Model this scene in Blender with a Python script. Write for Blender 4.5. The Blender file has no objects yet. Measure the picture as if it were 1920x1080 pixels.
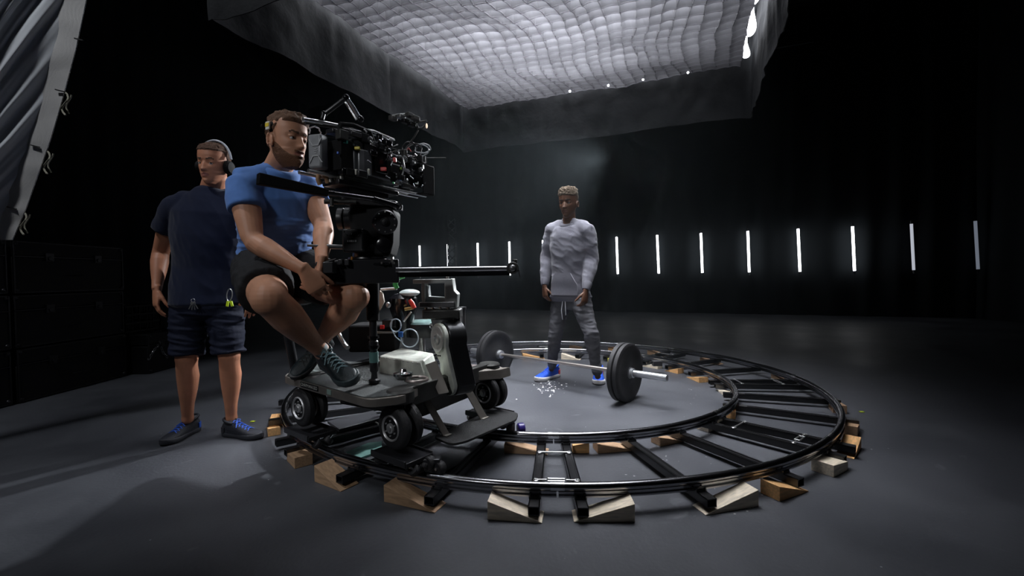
import bpy, bmesh, math, random
import numpy as np
from mathutils import Vector, Matrix, Quaternion, noise
random.seed(7)
S = bpy.context.scene
COL = S.collection
PI = math.pi

# ------------------------------------------------------------------ camera (16 mm on full frame, about a metre up)
F = 853.0; CZ = .98; PITCH = math.radians(-1.55); ROLL = -.0129
cam = bpy.data.cameras.new('camera'); cam.lens = 36 * F / 1920; cam.sensor_width = 36; cam.clip_start = .05; cam.clip_end = 100
camo = bpy.data.objects.new('camera', cam); COL.objects.link(camo)
camo.matrix_world = Matrix.Translation((0, 0, CZ)) @ Matrix.Rotation(PI / 2 + PITCH, 4, 'X') @ Matrix.Rotation(ROLL, 4, 'Z')
S.camera = camo

# ------------------------------------------------------------------ world and exposure (a blacked-out studio: only a trace of spill)
w = bpy.data.worlds.new('world'); S.world = w; w.use_nodes = True
w.node_tree.nodes['Background'].inputs[0].default_value = (.55, .62, .8, 1)
w.node_tree.nodes['Background'].inputs[1].default_value = .012
S.view_settings.view_transform = 'Standard'
S.view_settings.look = 'None'
S.view_settings.exposure = 0
S.view_settings.gamma = 1
S.view_settings.use_curve_mapping = False

def spot(name, loc, to, energy, angle, blend, size, col=(1, 1, 1)):
    d = bpy.data.lights.new(name, 'SPOT'); d.energy = energy; d.spot_size = math.radians(angle); d.spot_blend = blend; d.shadow_soft_size = size; d.color = col
    o = bpy.data.objects.new(name, d); COL.objects.link(o); o.location = loc
    o.rotation_euler = (Vector(to) - Vector(loc)).to_track_quat('-Z', 'Y').to_euler(); return o
# a studio lamp high on the left grid: it lights the hung cloth, the crew and the floor round them
spot('studio_spot', (-3.4, .7, 5.6), (-2.15, 3.2, .8), 330, 42, .25, .22, (.9, .94, 1))
# a second lamp hangs behind the far skirt of the softbox and rakes the dolly from the back
spot('backlight_spot', (1.35, 6.3, 2.78), (-.95, 2.3, 1.05), 1150, 31, .35, .10, (.92, .96, 1))
# and a soft lamp on a stand behind the photographer, tightly flagged to the operator and his camera
spot('front_spot', (-2.3, -1.5, 3.3), (-.95, 2.4, 1.05), 135, 34, .55, .25, (.95, .97, 1))

# ------------------------------------------------------------------ measuring: a pixel of the photograph to a point of the studio
def ray(x, y):
    a = (x - 960) / F; b = -(y - 540) / F
    x2 = a * math.cos(ROLL) - b * math.sin(ROLL); y2 = a * math.sin(ROLL) + b * math.cos(ROLL)
    return Vector((x2, math.cos(PITCH) - y2 * math.sin(PITCH), math.sin(PITCH) + y2 * math.cos(PITCH)))
def at(x, y, Y):
    d = ray(x, y); return d * (Y / d.y) + Vector((0, 0, CZ))
def atz(x, y, z=0):
    d = ray(x, y); return d * ((z - CZ) / d.z) + Vector((0, 0, CZ))

# ------------------------------------------------------------------ materials
MATS = {}
def mat(name, col, rough=.5, metal=0, spec=.5, bump=0, bscale=40, vary=0, vscale=8, emit=0, trans=0, coat=0, kind='noise', alpha=1, sheen=0):
    if name in MATS: return MATS[name]
    m = bpy.data.materials.new(name); m.use_nodes = True
    nt = m.node_tree; b = nt.nodes['Principled BSDF']; L = nt.links.new
    c = (*col, 1)
    b.inputs['Base Color'].default_value = c; b.inputs['Roughness'].default_value = rough; b.inputs['Metallic'].default_value = metal
    b.inputs['Specular IOR Level'].default_value = spec; b.inputs['Coat Weight'].default_value = coat
    b.inputs['Sheen Weight'].default_value = sheen
    if emit: b.inputs['Emission Color'].default_value = c; b.inputs['Emission Strength'].default_value = emit
    if trans: b.inputs['Transmission Weight'].default_value = trans
    tc = nt.nodes.new('ShaderNodeTexCoord')
    if vary:
        n = nt.nodes.new('ShaderNodeTexNoise'); n.inputs['Scale'].default_value = vscale; n.inputs['Detail'].default_value = 5
        L(tc.outputs['Object'], n.inputs['Vector'])
        r = nt.nodes.new('ShaderNodeMapRange'); r.inputs[1].default_value = .3; r.inputs[2].default_value = .7
        r.inputs[3].default_value = 1 - vary; r.inputs[4].default_value = 1 + vary
        L(n.outputs['Fac'], r.inputs[0])
        x = nt.nodes.new('ShaderNodeVectorMath'); x.operation = 'SCALE'; x.inputs[0].default_value = col
        L(r.outputs[0], x.inputs['Scale']); L(x.outputs[0], b.inputs['Base Color'])
    if bump:
        if kind == 'wave':
            n = nt.nodes.new('ShaderNodeTexWave'); n.inputs['Distortion'].default_value = 3; n.inputs['Detail'].default_value = 2
        else:
            n = nt.nodes.new('ShaderNodeTexNoise'); n.inputs['Detail'].default_value = 4
        n.inputs['Scale'].default_value = bscale
        L(tc.outputs['Object'], n.inputs['Vector'])
        bp = nt.nodes.new('ShaderNodeBump'); bp.inputs['Strength'].default_value = bump; bp.inputs['Distance'].default_value = .01
        L(n.outputs[0], bp.inputs['Height']); L(bp.outputs[0], b.inputs['Normal'])
    MATS[name] = m
    return m
def wood_mat(name, col):
    m = mat(name, col, rough=.6)
    nt = m.node_tree; b = nt.nodes['Principled BSDF']; L = nt.links.new
    tc = nt.nodes.new('ShaderNodeTexCoord'); mp = nt.nodes.new('ShaderNodeMapping'); mp.inputs['Scale'].default_value = (3, 22, 22)
    n = nt.nodes.new('ShaderNodeTexNoise'); n.inputs['Scale'].default_value = 4; n.inputs['Detail'].default_value = 6
    r = nt.nodes.new('ShaderNodeValToRGB'); r.color_ramp.elements[0].position = .35; r.color_ramp.elements[1].position = .7
    r.color_ramp.elements[0].color = (*[c * .78 for c in col], 1); r.color_ramp.elements[1].color = (*[min(1, c * 1.15) for c in col], 1)
    L(tc.outputs['Object'], mp.inputs[0]); L(mp.outputs[0], n.inputs['Vector']); L(n.outputs['Fac'], r.inputs[0]); L(r.outputs[0], b.inputs['Base Color'])
    return m

# ------------------------------------------------------------------ mesh builder
def perp(t, side=None):
    t = Vector(t).normalized()
    s = Vector(side) if side is not None else (Vector((0, 0, 1)) if abs(t.z) < .9 else Vector((1, 0, 0)))
    s = s - t * s.dot(t)
    if s.length < 1e-6: s = t.orthogonal()
    s.normalize()
    return s, t.cross(s)
class MB:
    def __init__(self): self.v = []; self.f = []
    def add(self, vs, fs):
        n = len(self.v); self.v += [tuple(x) for x in vs]; self.f += [tuple(i + n for i in f) for f in fs]; return self
    def merge(self, o): return self.add(o.v, o.f)
    def box(self, c, s, ax=None):
        c = Vector(c); X, Y, Z = ax or (Vector((1, 0, 0)), Vector((0, 1, 0)), Vector((0, 0, 1)))
        vs = [c + X * (s[0] / 2 * i) + Y * (s[1] / 2 * j) + Z * (s[2] / 2 * k) for i in (-1, 1) for j in (-1, 1) for k in (-1, 1)]
        return self.add(vs, [(0, 1, 3, 2), (4, 6, 7, 5), (0, 4, 5, 1), (2, 3, 7, 6), (0, 2, 6, 4), (1, 5, 7, 3)])
    def bar(self, a, b, w, h, side=None):
        a = Vector(a); b = Vector(b); t = (b - a); n, s = perp(t, side)
        return self.box((a + b) / 2, (t.length, w, h), (t.normalized(), s, n))
    def rings(self, rings, cap=True, closed=False):
        n = len(rings[0]); vs = [p for r in rings for p in r]; fs = []
        m = len(rings)
        for i in range(m - (0 if closed else 1)):
            for j in range(n):
                a = i * n + j; b = i * n + (j + 1) % n; c = ((i + 1) % m) * n + (j + 1) % n; d = ((i + 1) % m) * n + j
                fs.append((a, b, c, d))
        if cap and not closed:
            fs.append(tuple(range(n - 1, -1, -1))); fs.append(tuple((m - 1) * n + j for j in range(n)))
        return self.add(vs, fs)
    def cyl(self, a, b, r0, r1=None, n=20, side=None):
        a = Vector(a); b = Vector(b); r1 = r0 if r1 is None else r1
        s, t = perp(b - a, side)
        return self.rings([[p + s * (r * math.cos(2 * PI * j / n)) + t * (r * math.sin(2 * PI * j / n)) for j in range(n)] for p, r in ((a, r0), (b, r1))])
    def lathe(self, a, axis, prof, n=28):
        a = Vector(a); d = Vector(axis).normalized(); s, t = perp(d)
        return self.rings([[a + d * h + (s * math.cos(2 * PI * j / n) + t * math.sin(2 * PI * j / n)) * max(r, .0004) for j in range(n)] for h, r in prof])
    def tube(self, pts, r, n=8, closed=False):
        pts = [Vector(p) for p in pts]; m = len(pts); R = []; s = None
        for i, p in enumerate(pts):
            if closed: t = pts[(i + 1) % m] - pts[i - 1]
            else: t = pts[min(i + 1, m - 1)] - pts[max(i - 1, 0)]
            if s is None: s, q = perp(t)
            else:
                t.normalize(); s = s - t * s.dot(t)
                s = s.normalized() if s.length > 1e-6 else t.orthogonal().normalized()
                q = t.cross(s)
            rr = r[i] if isinstance(r, (list, tuple)) else r
            R.append([p + s * (rr * math.cos(2 * PI * j / n)) + q * (rr * math.sin(2 * PI * j / n)) for j in range(n)])
        return self.rings(R, closed=closed)
    def ell(self, c, r, ax=None, n=16, m=10):
        c = Vector(c); X, Y, Z = ax or (Vector((1, 0, 0)), Vector((0, 1, 0)), Vector((0, 0, 1)))
        r = (r, r, r) if not hasattr(r, '__len__') else r
        R = []
        for i in range(m + 1):
            a = -PI / 2 + PI * i / m; k = max(math.cos(a), .02)
            R.append([c + X * (r[0] * k * math.cos(2 * PI * j / n)) + Y * (r[1] * k * math.sin(2 * PI * j / n)) + Z * (r[2] * math.sin(a)) for j in range(n)])
        return self.rings(R)
    def prism(self, pts, d):
        """closed polygon (list of 3-D points) pushed along the vector d"""
        pts = [Vector(p) for p in pts]; d = Vector(d); n = len(pts)
        vs = pts + [p + d for p in pts]
        return self.add(vs, [tuple(range(n - 1, -1, -1)), tuple(range(n, 2 * n))] + [(i, (i + 1) % n, n + (i + 1) % n, n + i) for i in range(n)])
    def loft(self, secs, side=(1, 0, 0), n=20, cap=.6):
        """limb: secs = [(point, ra, rb)]; ra along the side vector, rb across it; rounded ends"""
        P = [Vector(s[0]) for s in secs]; m = len(P); R = []
        def ring(p, t, a, b, sd):
            s, q = perp(t, sd)
            return [p + s * (a * math.cos(2 * PI * j / n)) + q * (b * math.sin(2 * PI * j / n)) for j in range(n)]
        for i in range(m):
            t = (P[min(i + 1, m - 1)] - P[max(i - 1, 0)]).normalized()
            a, b = secs[i][1], secs[i][2]; sd = secs[i][3] if len(secs[i]) > 3 else side
            if i == 0 and cap:
                for k in (1.0, .82, .5):
                    c = math.sqrt(max(1 - k * k, .0009)); R.append(ring(P[0] - t * (k * cap * min(a, b)), t, a * c, b * c, sd))
            R.append(ring(P[i], t, a, b, sd))
            if i == m - 1 and cap:
                for k in (.5, .82, 1.0):
                    c = math.sqrt(max(1 - k * k, .0009)); R.append(ring(P[-1] + t * (k * cap * min(a, b)), t, a * c, b * c, sd))
        return self.rings(R)
    def mirror_faces(self): self.f = [tuple(reversed(f)) for f in self.f]; return self

WORLD = {}
def wl(o): return WORLD.get(o.name, Vector((0, 0, 0))) if o else Vector((0, 0, 0))
def finish(me, smooth=True, ang=38):
    if smooth:
        me.polygons.foreach_set('use_smooth', [True] * len(me.polygons))
        try: me.set_sharp_from_angle(angle=math.radians(ang))
        except Exception: pass
def obj(name, mb, m, parent=None, bevel=0, smooth=True, origin=None, mods=(), fix=True):
    me = bpy.data.meshes.new(name)
    V = np.array(mb.v, float)
    if origin is None: origin = Vector(((V.min(0) + V.max(0)) / 2).tolist())
    V = V - np.array(origin)
    me.from_pydata(V.tolist(), [], mb.f)
    if fix:
        b = bmesh.new(); b.from_mesh(me); bmesh.ops.recalc_face_normals(b, faces=b.faces); b.to_mesh(me); b.free()
    me.materials.append(m); finish(me, smooth)
    o = bpy.data.objects.new(name, me); COL.objects.link(o)
    o.parent = parent; o.location = origin - wl(parent); WORLD[o.name] = Vector(origin)
    if bevel:
        q = o.modifiers.new('bevel', 'BEVEL'); q.width = bevel; q.segments = 2; q.limit_method = 'ANGLE'; q.angle_limit = math.radians(40)
    return o
def thing(name, label, cat, loc=(0, 0, 0), group=None):
    o = bpy.data.objects.new(name, None); COL.objects.link(o); o.location = loc; o.empty_display_size = .1
    WORLD[o.name] = Vector(loc); o['label'] = label; o['category'] = cat
    if group: o['group'] = group
    return o
def tag(o, label, cat, group=None, kind=None):
    o['label'] = label; o['category'] = cat
    if group: o['group'] = group
    if kind: o['kind'] = kind
    return o
def struct(name, mb, m, **k):
    o = obj(name, mb, m, **k); o['kind'] = 'structure'; return o
def copy_tree(o, parent=None):
    c = o.copy(); COL.objects.link(c); c.parent = parent
    for ch in list(o.children): copy_tree(ch, c)
    return c
def remesh(name, mb, mats, parent, voxel=.005, smooth=3, paint=None, post=None, shade=True):
    """melt overlapping closed forms into ONE continuous surface"""
    me = bpy.data.meshes.new('tmp'); me.from_pydata(mb.v, [], mb.f)
    b = bmesh.new(); b.from_mesh(me); bmesh.ops.recalc_face_normals(b, faces=b.faces); b.to_mesh(me); b.free()
    t = bpy.data.objects.new('tmp', me); COL.objects.link(t)
    q = t.modifiers.new('r', 'REMESH'); q.mode = 'VOXEL'; q.voxel_size = voxel
    if smooth:
        q = t.modifiers.new('s', 'SMOOTH'); q.factor = .5; q.iterations = smooth
    dg = bpy.context.evaluated_depsgraph_get()
    r = bpy.data.meshes.new_from_object(t.evaluated_get(dg))
    bpy.data.objects.remove(t)
    n = len(r.vertices); V = np.empty(n * 3); r.vertices.foreach_get('co', V); V = V.reshape(-1, 3)
    if post is not None:
        N = np.empty(n * 3); r.vertices.foreach_get('normal', N); V = post(V, N.reshape(-1, 3))
    org = (V.min(0) + V.max(0)) / 2
    r.vertices.foreach_set('co', (V - org).ravel())
    r.materials.clear()
    mats = mats if isinstance(mats, (list, tuple)) else [mats]
    for m in mats: r.materials.append(m)
    if paint is not None:
        C = np.empty(len(r.polygons) * 3); r.polygons.foreach_get('center', C); C = C.reshape(-1, 3) + org
        r.polygons.foreach_set('material_index', paint(C).astype(np.int32))
    r.polygons.foreach_set('use_smooth', [True] * len(r.polygons)); r.update(); r.name = name
    o = bpy.data.objects.new(name, r); COL.objects.link(o); o.parent = parent
    o.location = Vector(org.tolist()) - wl(parent); WORLD[o.name] = Vector(org.tolist())
    return o
def text(name, s, m, size, org, X, Z, parent, depth=.001, align='CENTER', bold=0):
    """lettering: text along X, upward Z, standing proud of the surface"""
    c = bpy.data.curves.new('t', 'FONT'); c.body = s; c.size = size; c.extrude = depth; c.align_x = align; c.align_y = 'CENTER'; c.offset = bold
    t = bpy.data.objects.new('t', c); COL.objects.link(t)
    dg = bpy.context.evaluated_depsgraph_get(); r = bpy.data.meshes.new_from_object(t.evaluated_get(dg)); bpy.data.objects.remove(t)
    X = Vector(X).normalized(); Z = Vector(Z).normalized(); Z = (Z - X * Z.dot(X)).normalized(); N = X.cross(Z)
    M = Matrix((X, Z, N)).transposed()
    r.transform(M.to_4x4()); r.materials.clear(); r.materials.append(m); r.name = name
    o = bpy.data.objects.new(name, r); COL.objects.link(o); o.parent = parent; o.location = Vector(org) - wl(parent); WORLD[o.name] = Vector(org)
    return o

SOFT = 22
# ------------------------------------------------------------------ palette
black_metal = mat('black_metal', (.02, .02, .023), .32, spec=.7)
black_gloss = mat('black_gloss', (.008, .008, .01), .2, spec=.6)
black_matte = mat('black_matte', (.01, .01, .011), .75, spec=.2)
black_rubber = mat('black_rubber', (.018, .018, .02), .62, bump=.2, bscale=120)
grey_metal = mat('grey_metal', (.28, .28, .29), .38, metal=.85, vary=.15, vscale=20)
bright_metal = mat('bright_metal', (.72, .72, .74), .22, metal=1)
cast_metal = mat('cast_metal', (.42, .44, .42), .5, metal=.45, vary=.18, vscale=14, bump=.1, bscale=60)
drape = mat('black_drape', (.02, .0235, .026), .95, spec=.1, bump=.3, bscale=6)
# ================================================================== THE STUDIO
floor_m = mat('studio_floor', (.05, .052, .058), .46, spec=.35)
nt = floor_m.node_tree; b = nt.nodes['Principled BSDF']; L = nt.links.new
tc = nt.nodes.new('ShaderNodeTexCoord')
n1 = nt.nodes.new('ShaderNodeTexNoise'); n1.inputs['Scale'].default_value = 1.1; n1.inputs['Detail'].default_value = 8; n1.inputs['Roughness'].default_value = .62
n2 = nt.nodes.new('ShaderNodeTexNoise'); n2.inputs['Scale'].default_value = 60; n2.inputs['Detail'].default_value = 3
n3 = nt.nodes.new('ShaderNodeTexNoise'); n3.inputs['Scale'].default_value = 5; n3.inputs['Detail'].default_value = 8; n3.inputs['Distortion'].default_value = 1.2
for n in (n1, n2, n3): L(tc.outputs['Object'], n.inputs['Vector'])
r1 = nt.nodes.new('ShaderNodeValToRGB'); r1.color_ramp.elements[0].position = .3; r1.color_ramp.elements[1].position = .72
r1.color_ramp.elements[0].color = (.05, .053, .062, 1); r1.color_ramp.elements[1].color = (.105, .11, .123, 1)
L(n1.outputs['Fac'], r1.inputs[0])
# chalk scuffs: a few thin pale scratches and specks
r3 = nt.nodes.new('ShaderNodeValToRGB'); r3.color_ramp.elements[0].position = .68; r3.color_ramp.elements[0].color = (0, 0, 0, 1); r3.color_ramp.elements[1].position = .8; r3.color_ramp.elements[1].color = (.09, .09, .095, 1)
L(n3.outputs['Fac'], r3.inputs[0])
vo = nt.nodes.new('ShaderNodeTexVoronoi'); vo.inputs['Scale'].default_value = 7; L(tc.outputs['Object'], vo.inputs['Vector'])
r4 = nt.nodes.new('ShaderNodeValToRGB'); r4.color_ramp.elements[0].position = .018; r4.color_ramp.elements[0].color = (.35, .35, .36, 1); r4.color_ramp.elements[1].position = .03; r4.color_ramp.elements[1].color = (0, 0, 0, 1)
L(vo.outputs['Distance'], r4.inputs[0])
a1 = nt.nodes.new('ShaderNodeMix'); a1.data_type = 'RGBA'; a1.blend_type = 'ADD'; a1.inputs[0].default_value = 1
a2 = nt.nodes.new('ShaderNodeMix'); a2.data_type = 'RGBA'; a2.blend_type = 'ADD'; a2.inputs[0].default_value = 1
L(r1.outputs[0], a1.inputs[6]); L(r3.outputs[0], a1.inputs[7]); L(a1.outputs[2], a2.inputs[6]); L(r4.outputs[0], a2.inputs[7]); L(a2.outputs[2], b.inputs['Base Color'])
bp = nt.nodes.new('ShaderNodeBump'); bp.inputs['Strength'].default_value = .25; bp.inputs['Distance'].default_value = .004
L(n2.outputs['Fac'], bp.inputs['Height']); L(bp.outputs[0], b.inputs['Normal'])
rr = nt.nodes.new('ShaderNodeMapRange'); rr.inputs[1].default_value = .3; rr.inputs[2].default_value = .7; rr.inputs[3].default_value = .4; rr.inputs[4].default_value = .62
L(n1.outputs['Fac'], rr.inputs[0]); L(rr.outputs[0], b.inputs['Roughness'])
struct('floor', MB().box((1, 6, -.05), (17, 22, .1)), floor_m, smooth=False)
struct('ceiling', MB().box((1, 6, 7.05), (17, 22, .1)), black_matte, smooth=False)

def curtain(name, a, b, z0, z1, amp=.035, wl_=.6, seed=0, top=None):
    """a hung black drape: folded sheet with real thickness"""
    a = Vector(a); b = Vector(b); d = (b - a); ln = d.length; d.normalize(); nrm = Vector((-d.y, d.x, 0))
    k = int(ln / .05); rows = 8; mb = MB(); V = []
    for side in (0, .012):
        for j in range(rows + 1):
            z = z0 + (z1 - z0) * j / rows
            for i in range(k + 1):
                s = ln * i / k
                o = amp * math.sin(2 * PI * s / wl_ + 2.2 * noise.noise(Vector((s * .6, seed, z * .15)))) * (1 - .35 * j / rows) + amp * .8 * noise.noise(Vector((s * 1.7, seed + 5, z * .3)))
                p = a + d * s + nrm * (o + side); V.append((p.x, p.y, z))
    W = k + 1; H = rows + 1; fs = []
    for l in (0, 1):
        for j in range(rows):
            for i in range(k):
                q = l * W * H + j * W + i; fs.append((q, q + 1, q + 1 + W, q + W))
    for j in range(rows):
        for i in (0, k):
            q = j * W + i; fs.append((q, q + W, q + W + W * H, q + W * H))
    mb.add(V, fs); return mb
struct('wall_back', curtain('x', (-7.2, 16.1, 0), (9.4, 9.13, 0), 0, 6.9, seed=1), drape)
struct('wall_left', curtain('x', (-7.0, -4.5, 0), (-7.0, 16.0, 0), 0, 6.9, seed=3), drape)
struct('wall_right', curtain('x', (9.3, 9.2, 0), (9.3, -4.5, 0), 0, 6.9, seed=9), drape)
struct('wall_front', curtain('x', (9.2, -4.5, 0), (-6.9, -4.5, 0), 0, 6.9, seed=12), drape)

# ------------------------------------------------------------------ row of light tubes
tube_glow = [mat('tube_glow', (.93, .95, 1), emit=7), mat('tube_glow_dim', (.72, .74, .82), emit=.9), mat('tube_glow_vignetted_most', (.3, .34, .42), emit=.4), mat('tube_glow_vignetted', (.5, .53, .6), emit=.8)]
lean = {14: 4.2, 13: 3.6, 12: 3.0, 11: 2.9, 10: 2.0, 9: 2.0, 8: 2.2, 7: 1.6}
spots = ['far left end of the row, behind the camera head', 'second from the left, seen above the sliding rail', 'third from the left, beside the lattice truss', 'fourth from the left, above the slider rail', 'fifth from the left, behind the end of the slider rail',
         "half hidden behind the athlete's right sleeve", "hidden behind the athlete's shoulder and sleeve", "first clear of the athlete's left elbow", "second right of the athlete, just left of the thin stands",
         'third right of the athlete, just right of the thin stands', 'fourth to the right of the athlete', 'fourth from the right end of the row', 'third from the right end, slightly wider spaced', 'tube dimmed for lens vignetting, second from the right end', 'tube dimmed most for lens vignetting at the far right end']
for k in range(15):
    if k == 6: continue      # wholly behind the athlete
    X = -3.755 + .9243 * k; Y = 14.436 - .3883 * k
    t = thing('light_tube', 'slim upright glowing light tube, ' + spots[k], 'light tube', (X, Y, .96), 'upright light tubes along the back drape')
    if k == 13: t['label'] = 'upright light tube dimmed for lens vignetting, second from the right end of the row'
    if k == 14: t['label'] = 'upright light tube dimmed most for lens vignetting at the far right end of the row'
    ti = math.tan(math.radians(lean.get(k, .3))); hh = 1.0
    top = Vector((X - ti * .5, Y, 1.97)); bot = Vector((X + ti * .5, Y, .96))
    g = tube_glow[2] if k == 14 else tube_glow[3] if k == 13 else tube_glow[0]  # last two tubes greyed and dimmed to put in lens vignetting
    d = (top - bot).normalized()
    obj('glowing_tube', MB().cyl(bot + d * .03, top - d * .03, .026, n=14), g, t)
    obj('end_cap', MB().cyl(top - d * .03, top + d * .04, .022, .016, n=12), grey_metal, t)
    obj('end_cap', MB().cyl(bot - d * .04, bot + d * .03, .016, .022, n=12), grey_metal, t)
    obj('hanging_wire', MB().cyl(top + d * .04, (top.x, Y + .1, 6.9), .0012, n=5), black_matte, t)
    obj('floor_line', MB().cyl((bot.x, Y, 0), bot - d * .04, .0015, n=5), black_matte, t)

def truss(x0, px_w, Y, z1, label):
    c = at(x0, 500, Y); t = thing('truss_tower', label, 'truss', (c.x, Y, 0)); r = .014; w_ = px_w / F * Y
    cs = [(c.x - w_ / 2, Y - w_ / 2), (c.x + w_ / 2, Y - w_ / 2), (c.x + w_ / 2, Y + w_ / 2), (c.x - w_ / 2, Y + w_ / 2)]
    obj('base_plate', MB().box((c.x, Y, .015), (w_ * 1.8, w_ * 1.8, .03)), black_metal, t)
    for (x, y) in cs: obj('chord_tube', MB().cyl((x, y, .03), (x, y, z1), r, n=8), dark_alu, t)
    lace = MB(); n = int(z1 / w_ / .9)
    for i in range(n):
        za = .03 + (z1 - .03) * i / n; zb = .03 + (z1 - .03) * (i + 1) / n
        for q in range(4):
            A = cs[q]; B = cs[(q + 1) % 4]
            if i % 2: A, B = B, A
            lace.cyl((*A, za), (*B, zb), .008, n=6)
    obj('lacing', lace, dark_alu, t)
dark_alu = mat('dark_alu', (.05, .055, .06), .35, metal=.7)
truss(1271, 20, 12.2, 3.0, 'thin dark lattice truss tower near the back drape right of the athlete')
truss(848, 14, 12.9, 2.6, 'faint dark lattice truss tower behind the slider rail')
# pipe high on the right of the back drape
t = thing('ceiling_pipe', 'thin pale metal pipe hanging high against the dark drape at upper right', 'pipe', at(1468, 88, 9.5))
obj('pipe', MB().cyl(at(1410, 98, 9.8), at(1526, 78, 9.2), .015, n=10), dark_alu, t)
for x, y, Y in ((1424, 95, 9.72), (1512, 80, 9.27)):
    a = at(x, y, Y); obj('drop_wire', MB().cyl(a, (a.x, a.y, 7.0), .002, n=5), black_matte, t)

# ------------------------------------------------------------------ OVERHEAD SOFTBOX (the key light)
N0 = atz(878, 205, 2.98); R0 = atz(1388, 125, 2.98); Ld = (atz(590, 38, 2.98) - N0).normalized()
uu = (R0 - N0); UL = uu.length; uu.normalize(); vv = Vector((uu.y, -uu.x, 0)); vv = (vv * .75 + Ld * .25).normalized(); VL = 2.95
sb = thing('overhead_softbox', 'large overhead softbox with pale fabric egg crate grid and black skirt hanging above the athlete', 'softbox', N0 + uu * UL / 2 + vv * VL / 2 + Vector((0, 0, .5)))
def SP(s, t_, z): return N0 + uu * (s * UL) + vv * (t_ * VL) + Vector((0, 0, z - 2.98))
def sag(s, t_):
    e = math.sin(PI * min(max(s, 0), 1)) * math.sin(PI * min(max(t_, 0), 1))
    return -.05 * e ** .5 + .035 * noise.noise(Vector((s * 4, t_ * 4, 2))) + .012 * noise.noise(Vector((s * 14, t_ * 14, 7)))
def wob(s, t_):
    e = min(1, 6 * min(s, 1 - s, t_, 1 - t_) + .05)
    return Vector((noise.noise(Vector((s * 3, t_ * 3, 1))), noise.noise(Vector((s * 3, t_ * 3, 11))), 0)) * .13 * e + Vector((noise.noise(Vector((s * 9, t_ * 9, 1))), noise.noise(Vector((s * 9, t_ * 9, 11))), 0)) * .03
NC = 27; SUB = 3; D = .15
grid = MB()
hem = MB()
def sheet(pts_top, pts_bot):
    n = len(pts_top); grid.add(pts_top + pts_bot, [(i, i + 1, n + i + 1, n + i) for i in range(n - 1)])
    nn = (pts_bot[-1] - pts_bot[0]).normalized(); nn = Vector((-nn.y, nn.x, 0)) * .0025
    for sg in (1, -1):
        hem.add([p + nn * sg + Vector((0, 0, .006)) for p in pts_bot] + [p + nn * sg - Vector((0, 0, .002)) for p in pts_bot], [(i, i + 1, n + i + 1, n + i) for i in range(n - 1)])
for i in range(NC + 1):
    for ax in (0, 1):
        T = []; B = []
        for j in range(NC * SUB + 1):
            a = i / NC; c = j / (NC * SUB)
            s, t_ = (a, c) if ax == 0 else (c, a)
            q = SP(s, t_, 2.98 + sag(s, t_)) + wob(s, t_)
            puff = math.sin(PI * ((j / SUB) % 1)) * .008
            T.append(q + Vector((0, 0, D))); B.append(q + Vector((0, 0, puff)) + (uu if ax == 0 else vv) * (.012 * noise.noise(Vector((s * 22, t_ * 22, 3 + ax)))))
        sheet(T, B)
grid_m = bpy.data.materials.new('grid_fabric'); grid_m.use_nodes = True
nt = grid_m.node_tree; nt.nodes.clear(); o_ = nt.nodes.new('ShaderNodeOutputMaterial'); mx = nt.nodes.new('ShaderNodeMixShader'); df = nt.nodes.new('ShaderNodeBsdfDiffuse'); tl = nt.nodes.new('ShaderNodeBsdfTranslucent')
df.inputs[0].default_value = (.14, .14, .15, 1); tl.inputs[0].default_value = (.07, .07, .076, 1); mx.inputs[0].default_value = .2
nt.links.new(df.outputs[0], mx.inputs[1]); nt.links.new(tl.outputs[0], mx.inputs[2]); nt.links.new(mx.outputs[0], o_.inputs[0])
eg = obj('egg_crate_grid', grid, grid_m, sb, smooth=False, fix=False)
obj('bright_edge_strip', hem, mat('bright_edge_strip', (.17, .165, .185), .8), eg, smooth=False, fix=False)  # bright lower edges of the grid walls put in as paler strips
glow = mat('diffuser_glow', (.93, .95, 1), emit=SOFT)
# the lamps behind the diffuser sit towards its near right half, so the cloth glows unevenly
nt = glow.node_tree; b = nt.nodes['Principled BSDF']; ge = nt.nodes.new('ShaderNodeNewGeometry'); ds = nt.nodes.new('ShaderNodeVectorMath'); ds.operation = 'DISTANCE'
hot = SP(.45, .45, 3.1); ds.inputs[1].default_value = hot; nt.links.new(ge.outputs['Position'], ds.inputs[0])
mr = nt.nodes.new('ShaderNodeMapRange'); mr.inputs[1].default_value = 0; mr.inputs[2].default_value = 1.9; mr.inputs[3].default_value = SOFT * 2.6; mr.inputs[4].default_value = SOFT * .22; mr.interpolation_type = 'SMOOTHSTEP'
nt.links.new(ds.outputs['Value'], mr.inputs[0]); nt.links.new(mr.outputs[0], b.inputs['Emission Strength'])
dm = MB(); n = 24; V = []; fs = []
for j in range(n + 1):
    for i in range(n + 1):
        s = -.012 + 1.03 * i / n; t_ = -.012 + 1.024 * j / n
        V.append(SP(s, t_, 2.98 + .40 + sag(s, t_)))
for j in range(n):
    for i in range(n): q = j * (n + 1) + i; fs.append((q, q + 1, q + n + 2, q + n + 1))
dm.add(V, fs); obj('diffuser', dm, glow, sb)
bk = MB().prism([SP(-.07, -.07, 3.5), SP(1.07, -.07, 3.5), SP(1.07, 1.07, 3.5), SP(-.07, 1.07, 3.5)], (0, 0, .04)); obj('top_cloth', bk, drape, sb)
fr = MB()
for (a, b_) in (((-.06, -.06), (1.06, -.06)), ((1.06, -.06), (1.06, 1.06)), ((1.06, 1.06), (-.06, 1.06)), ((-.06, 1.06), (-.06, -.06))):
    fr.cyl(SP(*a, 3.46), SP(*b_, 3.46), .03, n=10)
obj('pipe_frame', fr, black_metal, sb)
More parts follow.
